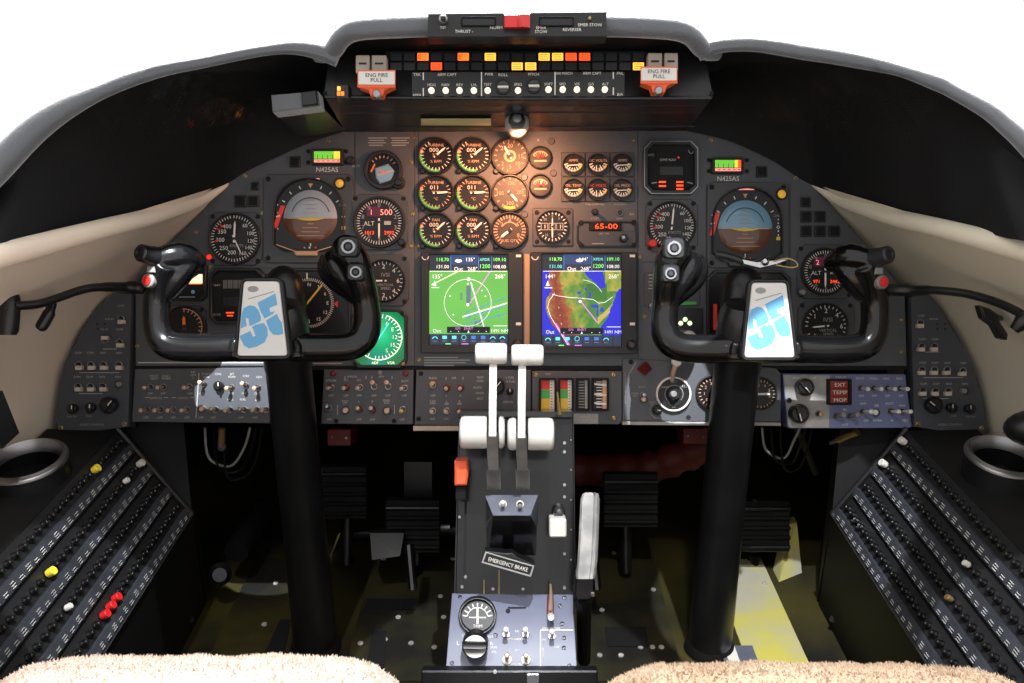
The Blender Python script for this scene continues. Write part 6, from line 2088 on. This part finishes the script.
# ------------------------------------------------------------------ footwell
def pedal(label, x, y, z, m='dark_steel'):
    o = thing('rudder_pedal', label, 'pedal', W(x, y, z - .12), 'rudder pedals')
    q = MB()
    w = .048
    q.hexa([W(x - w, y, z - .045), W(x + w, y, z - .045), W(x + w, y + .03, z + .045), W(x - w, y + .03, z + .045)], [W(x - w, y + .02, z - .05), W(x + w, y + .02, z - .05), W(x + w, y + .05, z + .04), W(x - w, y + .05, z + .04)], 'deep_black')
    for k in range(5):
        zz = z - .035 + k * .017
        q.tube([W(x - w, y + .008 + (zz - z) * .33 + .004, zz), W(x + w, y + .008 + (zz - z) * .33 + .004, zz)], .004, m if k == 4 else 'matt_black', 8)
    part('pad', q, o)
    q = MB()
    q.tube([W(x, y + .03, z), W(x, y + .07, z - .08), W(x, y + .03, z - .16), W(x, y + .05, .02)], [.012, .012, .011, .012], 'satin_black', 12)
    part('arm', q, o)
def pz(u, v, d): return TF @ pt(u, v, d)
for u, v, d, lb in ((338, 497, 1.62, 'rudder pedal just right of the left control column'), (412, 531, 1.62, 'rudder pedal between the left column and the pedestal, lower one'), (632, 505, 1.60, 'rudder pedal between the pedestal and the right column'), (766, 531, 1.66, 'rudder pedal right of the right control column')):
    p = pz(u, v, d)
    pedal(lb, p.x, p.y, p.z, 'dark_steel')
q = MB()
q.tube([pt(348, 534, 1.75), pt(460, 529, 1.75)], .014, 'satin_black', 14)
q.tube([pt(405, 528, 1.70), pt(450, 527, 1.70)], .010, 'steel', 12)
solo('torque_tube', q, 'horizontal dark tube with bright section left of the pedestal in the footwell', 'tube')
q = MB()
q.hexa([pt(370, 533, 1.60), pt(404, 533, 1.60), pt(400, 556, 1.58), pt(372, 560, 1.58)], [pt(370, 530, 1.66), pt(404, 530, 1.66), pt(400, 556, 1.66), pt(372, 560, 1.66)], 'dial_grey')
solo('bracket', q, 'worn grey metal bracket low in the dark footwell left of the pedestal', 'bracket')
q = MB()
q.hexa([pt(404, 462, 1.75), pt(432, 462, 1.75), pt(432, 500, 1.75), pt(404, 500, 1.75)], [pt(404, 462, 1.85), pt(432, 462, 1.85), pt(432, 500, 1.85), pt(404, 500, 1.85)], 'satin_black')
q.tube([pt(400, 506, 1.72), pt(436, 507, 1.72)], .006, 'dark_steel', 8)
solo('valve_box', q, 'dark box deep in the footwell under the left middle switch panel', 'box')
# red duct and red connectors
q = MB()
P = smooth([pt(575, 470, 1.72), pt(610, 470, 1.70), pt(650, 467, 1.67), (pt(682, 456, 1.65)), pt(712, 446, 1.64), pt(740, 440, 1.66)], 6)
q.tube(P, [.030 + .003 * math.sin(i * 1.7) for i in range(len(P))], 'red_duct', 16)
solo('air_duct', q, 'red-brown corrugated air duct between the pedestal and the right column', 'duct')
for u0, v0, u1, v1, lb in ((327, 429, 351, 446, 'small red box under the panel just right of the left column'), (683, 428, 708, 444, 'small red box under the panel just left of the right column')):
    q = MB()
    q.prism(rrect(u0, v0, u1, v1, 2), 1.47, 1.53, 'dark_red', 1)
    q.cyl(u0 + 5, v0 + 8, 1.5, 1.467, 1.472, 'steel', .4, 8); q.cyl(u1 - 5, v0 + 9, 1.5, 1.467, 1.472, 'steel', .4, 8)
    solo('connector_box', q, lb, 'box')
q = MB()
q.tube([pt(838, 440, 1.45), pt(858, 432, 1.42)], .006, 'brass', 12)
q.tube([pt(830, 443, 1.46), pt(838, 440, 1.45)], .004, 'steel', 10)
solo('pipe', q, 'short brass pipe under the blue-grey control panel', 'pipe')
q = MB()
q.tube([pt(796, 425, 1.60), pt(816, 474, 1.62)], .006, 'zinc_floor', 10)
solo('strut', q, 'dull yellow strut under the blue-grey control panel', 'strut')
rnd = random.Random(3)
wl = [('left of the left column', 205, 250, 440), ('right of the right column', 762, 800, 432)]
i = 0
for which, a, b, v in wl:
    for k in range(3):
        u0, u1 = a + k * 9, b + k * 6 - 6
        q = MB()
        P = smooth([pt(u0, 428, 1.50), pt(u0 + 4, v + 18 + 9 * k, 1.52), pt((u0 + u1) / 2 + 6, v + 26 + 5 * k, 1.54), pt(u1, v + 8 + 6 * k, 1.52), pt(u1 + 6, 428, 1.50)], 5)
        q.tube(P, .0022, ('mark_dim', 'dark_steel', 'soft_black')[k], 7)
        solo('wire', q, '%s looped wire hanging under the panel %s' % (('outer pale', 'middle grey', 'inner black')[k], which), 'wire')
q = MB()
q.tube([pt(222, 428, 1.45), pt(221.5, 446, 1.46)], .006, 'brass', 10)
q.cyl(221.5, 447, 5, 1.455, 1.47, 'dark_steel', 1, 12)
solo('valve', q, 'small brass valve stem under the left switch panel', 'valve')
q = MB()
q.lathe([(.020, 0), (.020, .012), (.012, .018), (.012, .03)], pt(220, 574, 1.58), (.3, .2, 1), 'dark_steel', 18)
solo('pipe_end', q, 'dark round fitting on the left floor below the left console', 'fitting')
q = MB()
q.tube([pt(236, 552, 1.62), pt(262, 508, 1.76)], .022, 'matt_black', 14)
solo('damper', q, 'slanted dark cylinder on the left footwell floor', 'cylinder')
# floor plates, straps and screws
def plate_on_floor(name, label, cat, x0, y0, x1, y1, m, h=.004, screws=(), straps=()):
    o = thing(name, label, cat, W((x0 + x1) / 2, (y0 + y1) / 2, 0))
    q = MB()
    q.boxw(x0, y0, 0, x1, y1, h, m)
    part('sheet', q, o)
    if straps:
        for a in straps:
            q = MB()
            q.hexa([W(a[0], a[1], h + .003), W(a[2], a[1], h + .003), W(a[4], a[3], h + .003), W(a[5], a[3], h + .003)], [W(a[0], a[1], h), W(a[2], a[1], h), W(a[4], a[3], h), W(a[5], a[3], h)], 'deep_black')
            part('rubber_strip', q, o)
    for x, y in screws:
        q = MB()
        q.lathe([(.005, 0), (.0045, .002), (.0001, .003)], W(x, y, h), ZV, 'worn_white', 8)
        part('screw', q, o)
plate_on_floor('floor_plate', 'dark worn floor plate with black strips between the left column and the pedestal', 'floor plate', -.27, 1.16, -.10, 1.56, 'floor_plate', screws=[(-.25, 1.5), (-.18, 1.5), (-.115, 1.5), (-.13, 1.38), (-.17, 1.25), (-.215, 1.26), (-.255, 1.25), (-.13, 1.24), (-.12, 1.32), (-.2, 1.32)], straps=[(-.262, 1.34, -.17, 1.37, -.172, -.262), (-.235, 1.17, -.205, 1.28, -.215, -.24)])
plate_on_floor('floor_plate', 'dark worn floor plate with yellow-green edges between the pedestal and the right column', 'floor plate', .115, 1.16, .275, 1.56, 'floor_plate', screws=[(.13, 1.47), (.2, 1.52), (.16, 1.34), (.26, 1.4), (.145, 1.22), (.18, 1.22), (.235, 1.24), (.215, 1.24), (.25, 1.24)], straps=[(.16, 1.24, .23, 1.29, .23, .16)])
plate_on_floor('floor_plate', 'worn white and yellow floor plate coloured as lit floor, right of the right control column', 'floor plate', .385, 1.16, .485, 1.50, 'zinc_bright_lit', screws=[(.40, 1.42), (.47, 1.42)])
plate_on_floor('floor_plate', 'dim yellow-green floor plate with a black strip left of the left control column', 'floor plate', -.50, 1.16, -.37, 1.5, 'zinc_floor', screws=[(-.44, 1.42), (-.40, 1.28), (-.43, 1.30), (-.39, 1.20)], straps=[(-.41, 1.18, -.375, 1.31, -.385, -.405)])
q = MB()
q.hexa([W(.500, 1.43, .0), W(.552, 1.46, .0), W(.552, 1.52, .075), W(.530, 1.50, .075)], [W(.50, 1.47, 0), W(.552, 1.50, 0), W(.552, 1.54, .075), W(.530, 1.53, .075)], 'zinc_bright_lit')
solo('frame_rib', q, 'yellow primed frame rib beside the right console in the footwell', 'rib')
q = MB()
q.boxw(.345, 1.185, .004, .40, 1.235, .012, 'label_strip')
q.boxw(.352, 1.19, .012, .37, 1.232, .0125, 'mark_white')
solo('floor_tag', q, 'small blue and white tag on the bright floor beside the right column', 'tag')
for nm, u, lb in (('drop_link', 612, 'slim dark linkage rod left of the right column in the footwell'), ('drop_link', 345, 'slim dark linkage rod right of the left column in the footwell')):
    q = MB()
    q.tube([pt(u + 64 * (1 if u < 500 else -.3), 545, 1.56), pt(u + 64 * (1 if u < 500 else -.3) + 4, 590, 1.54)], .008, 'dark_steel', 10)
    solo('linkage_rod', q, lb, 'rod')
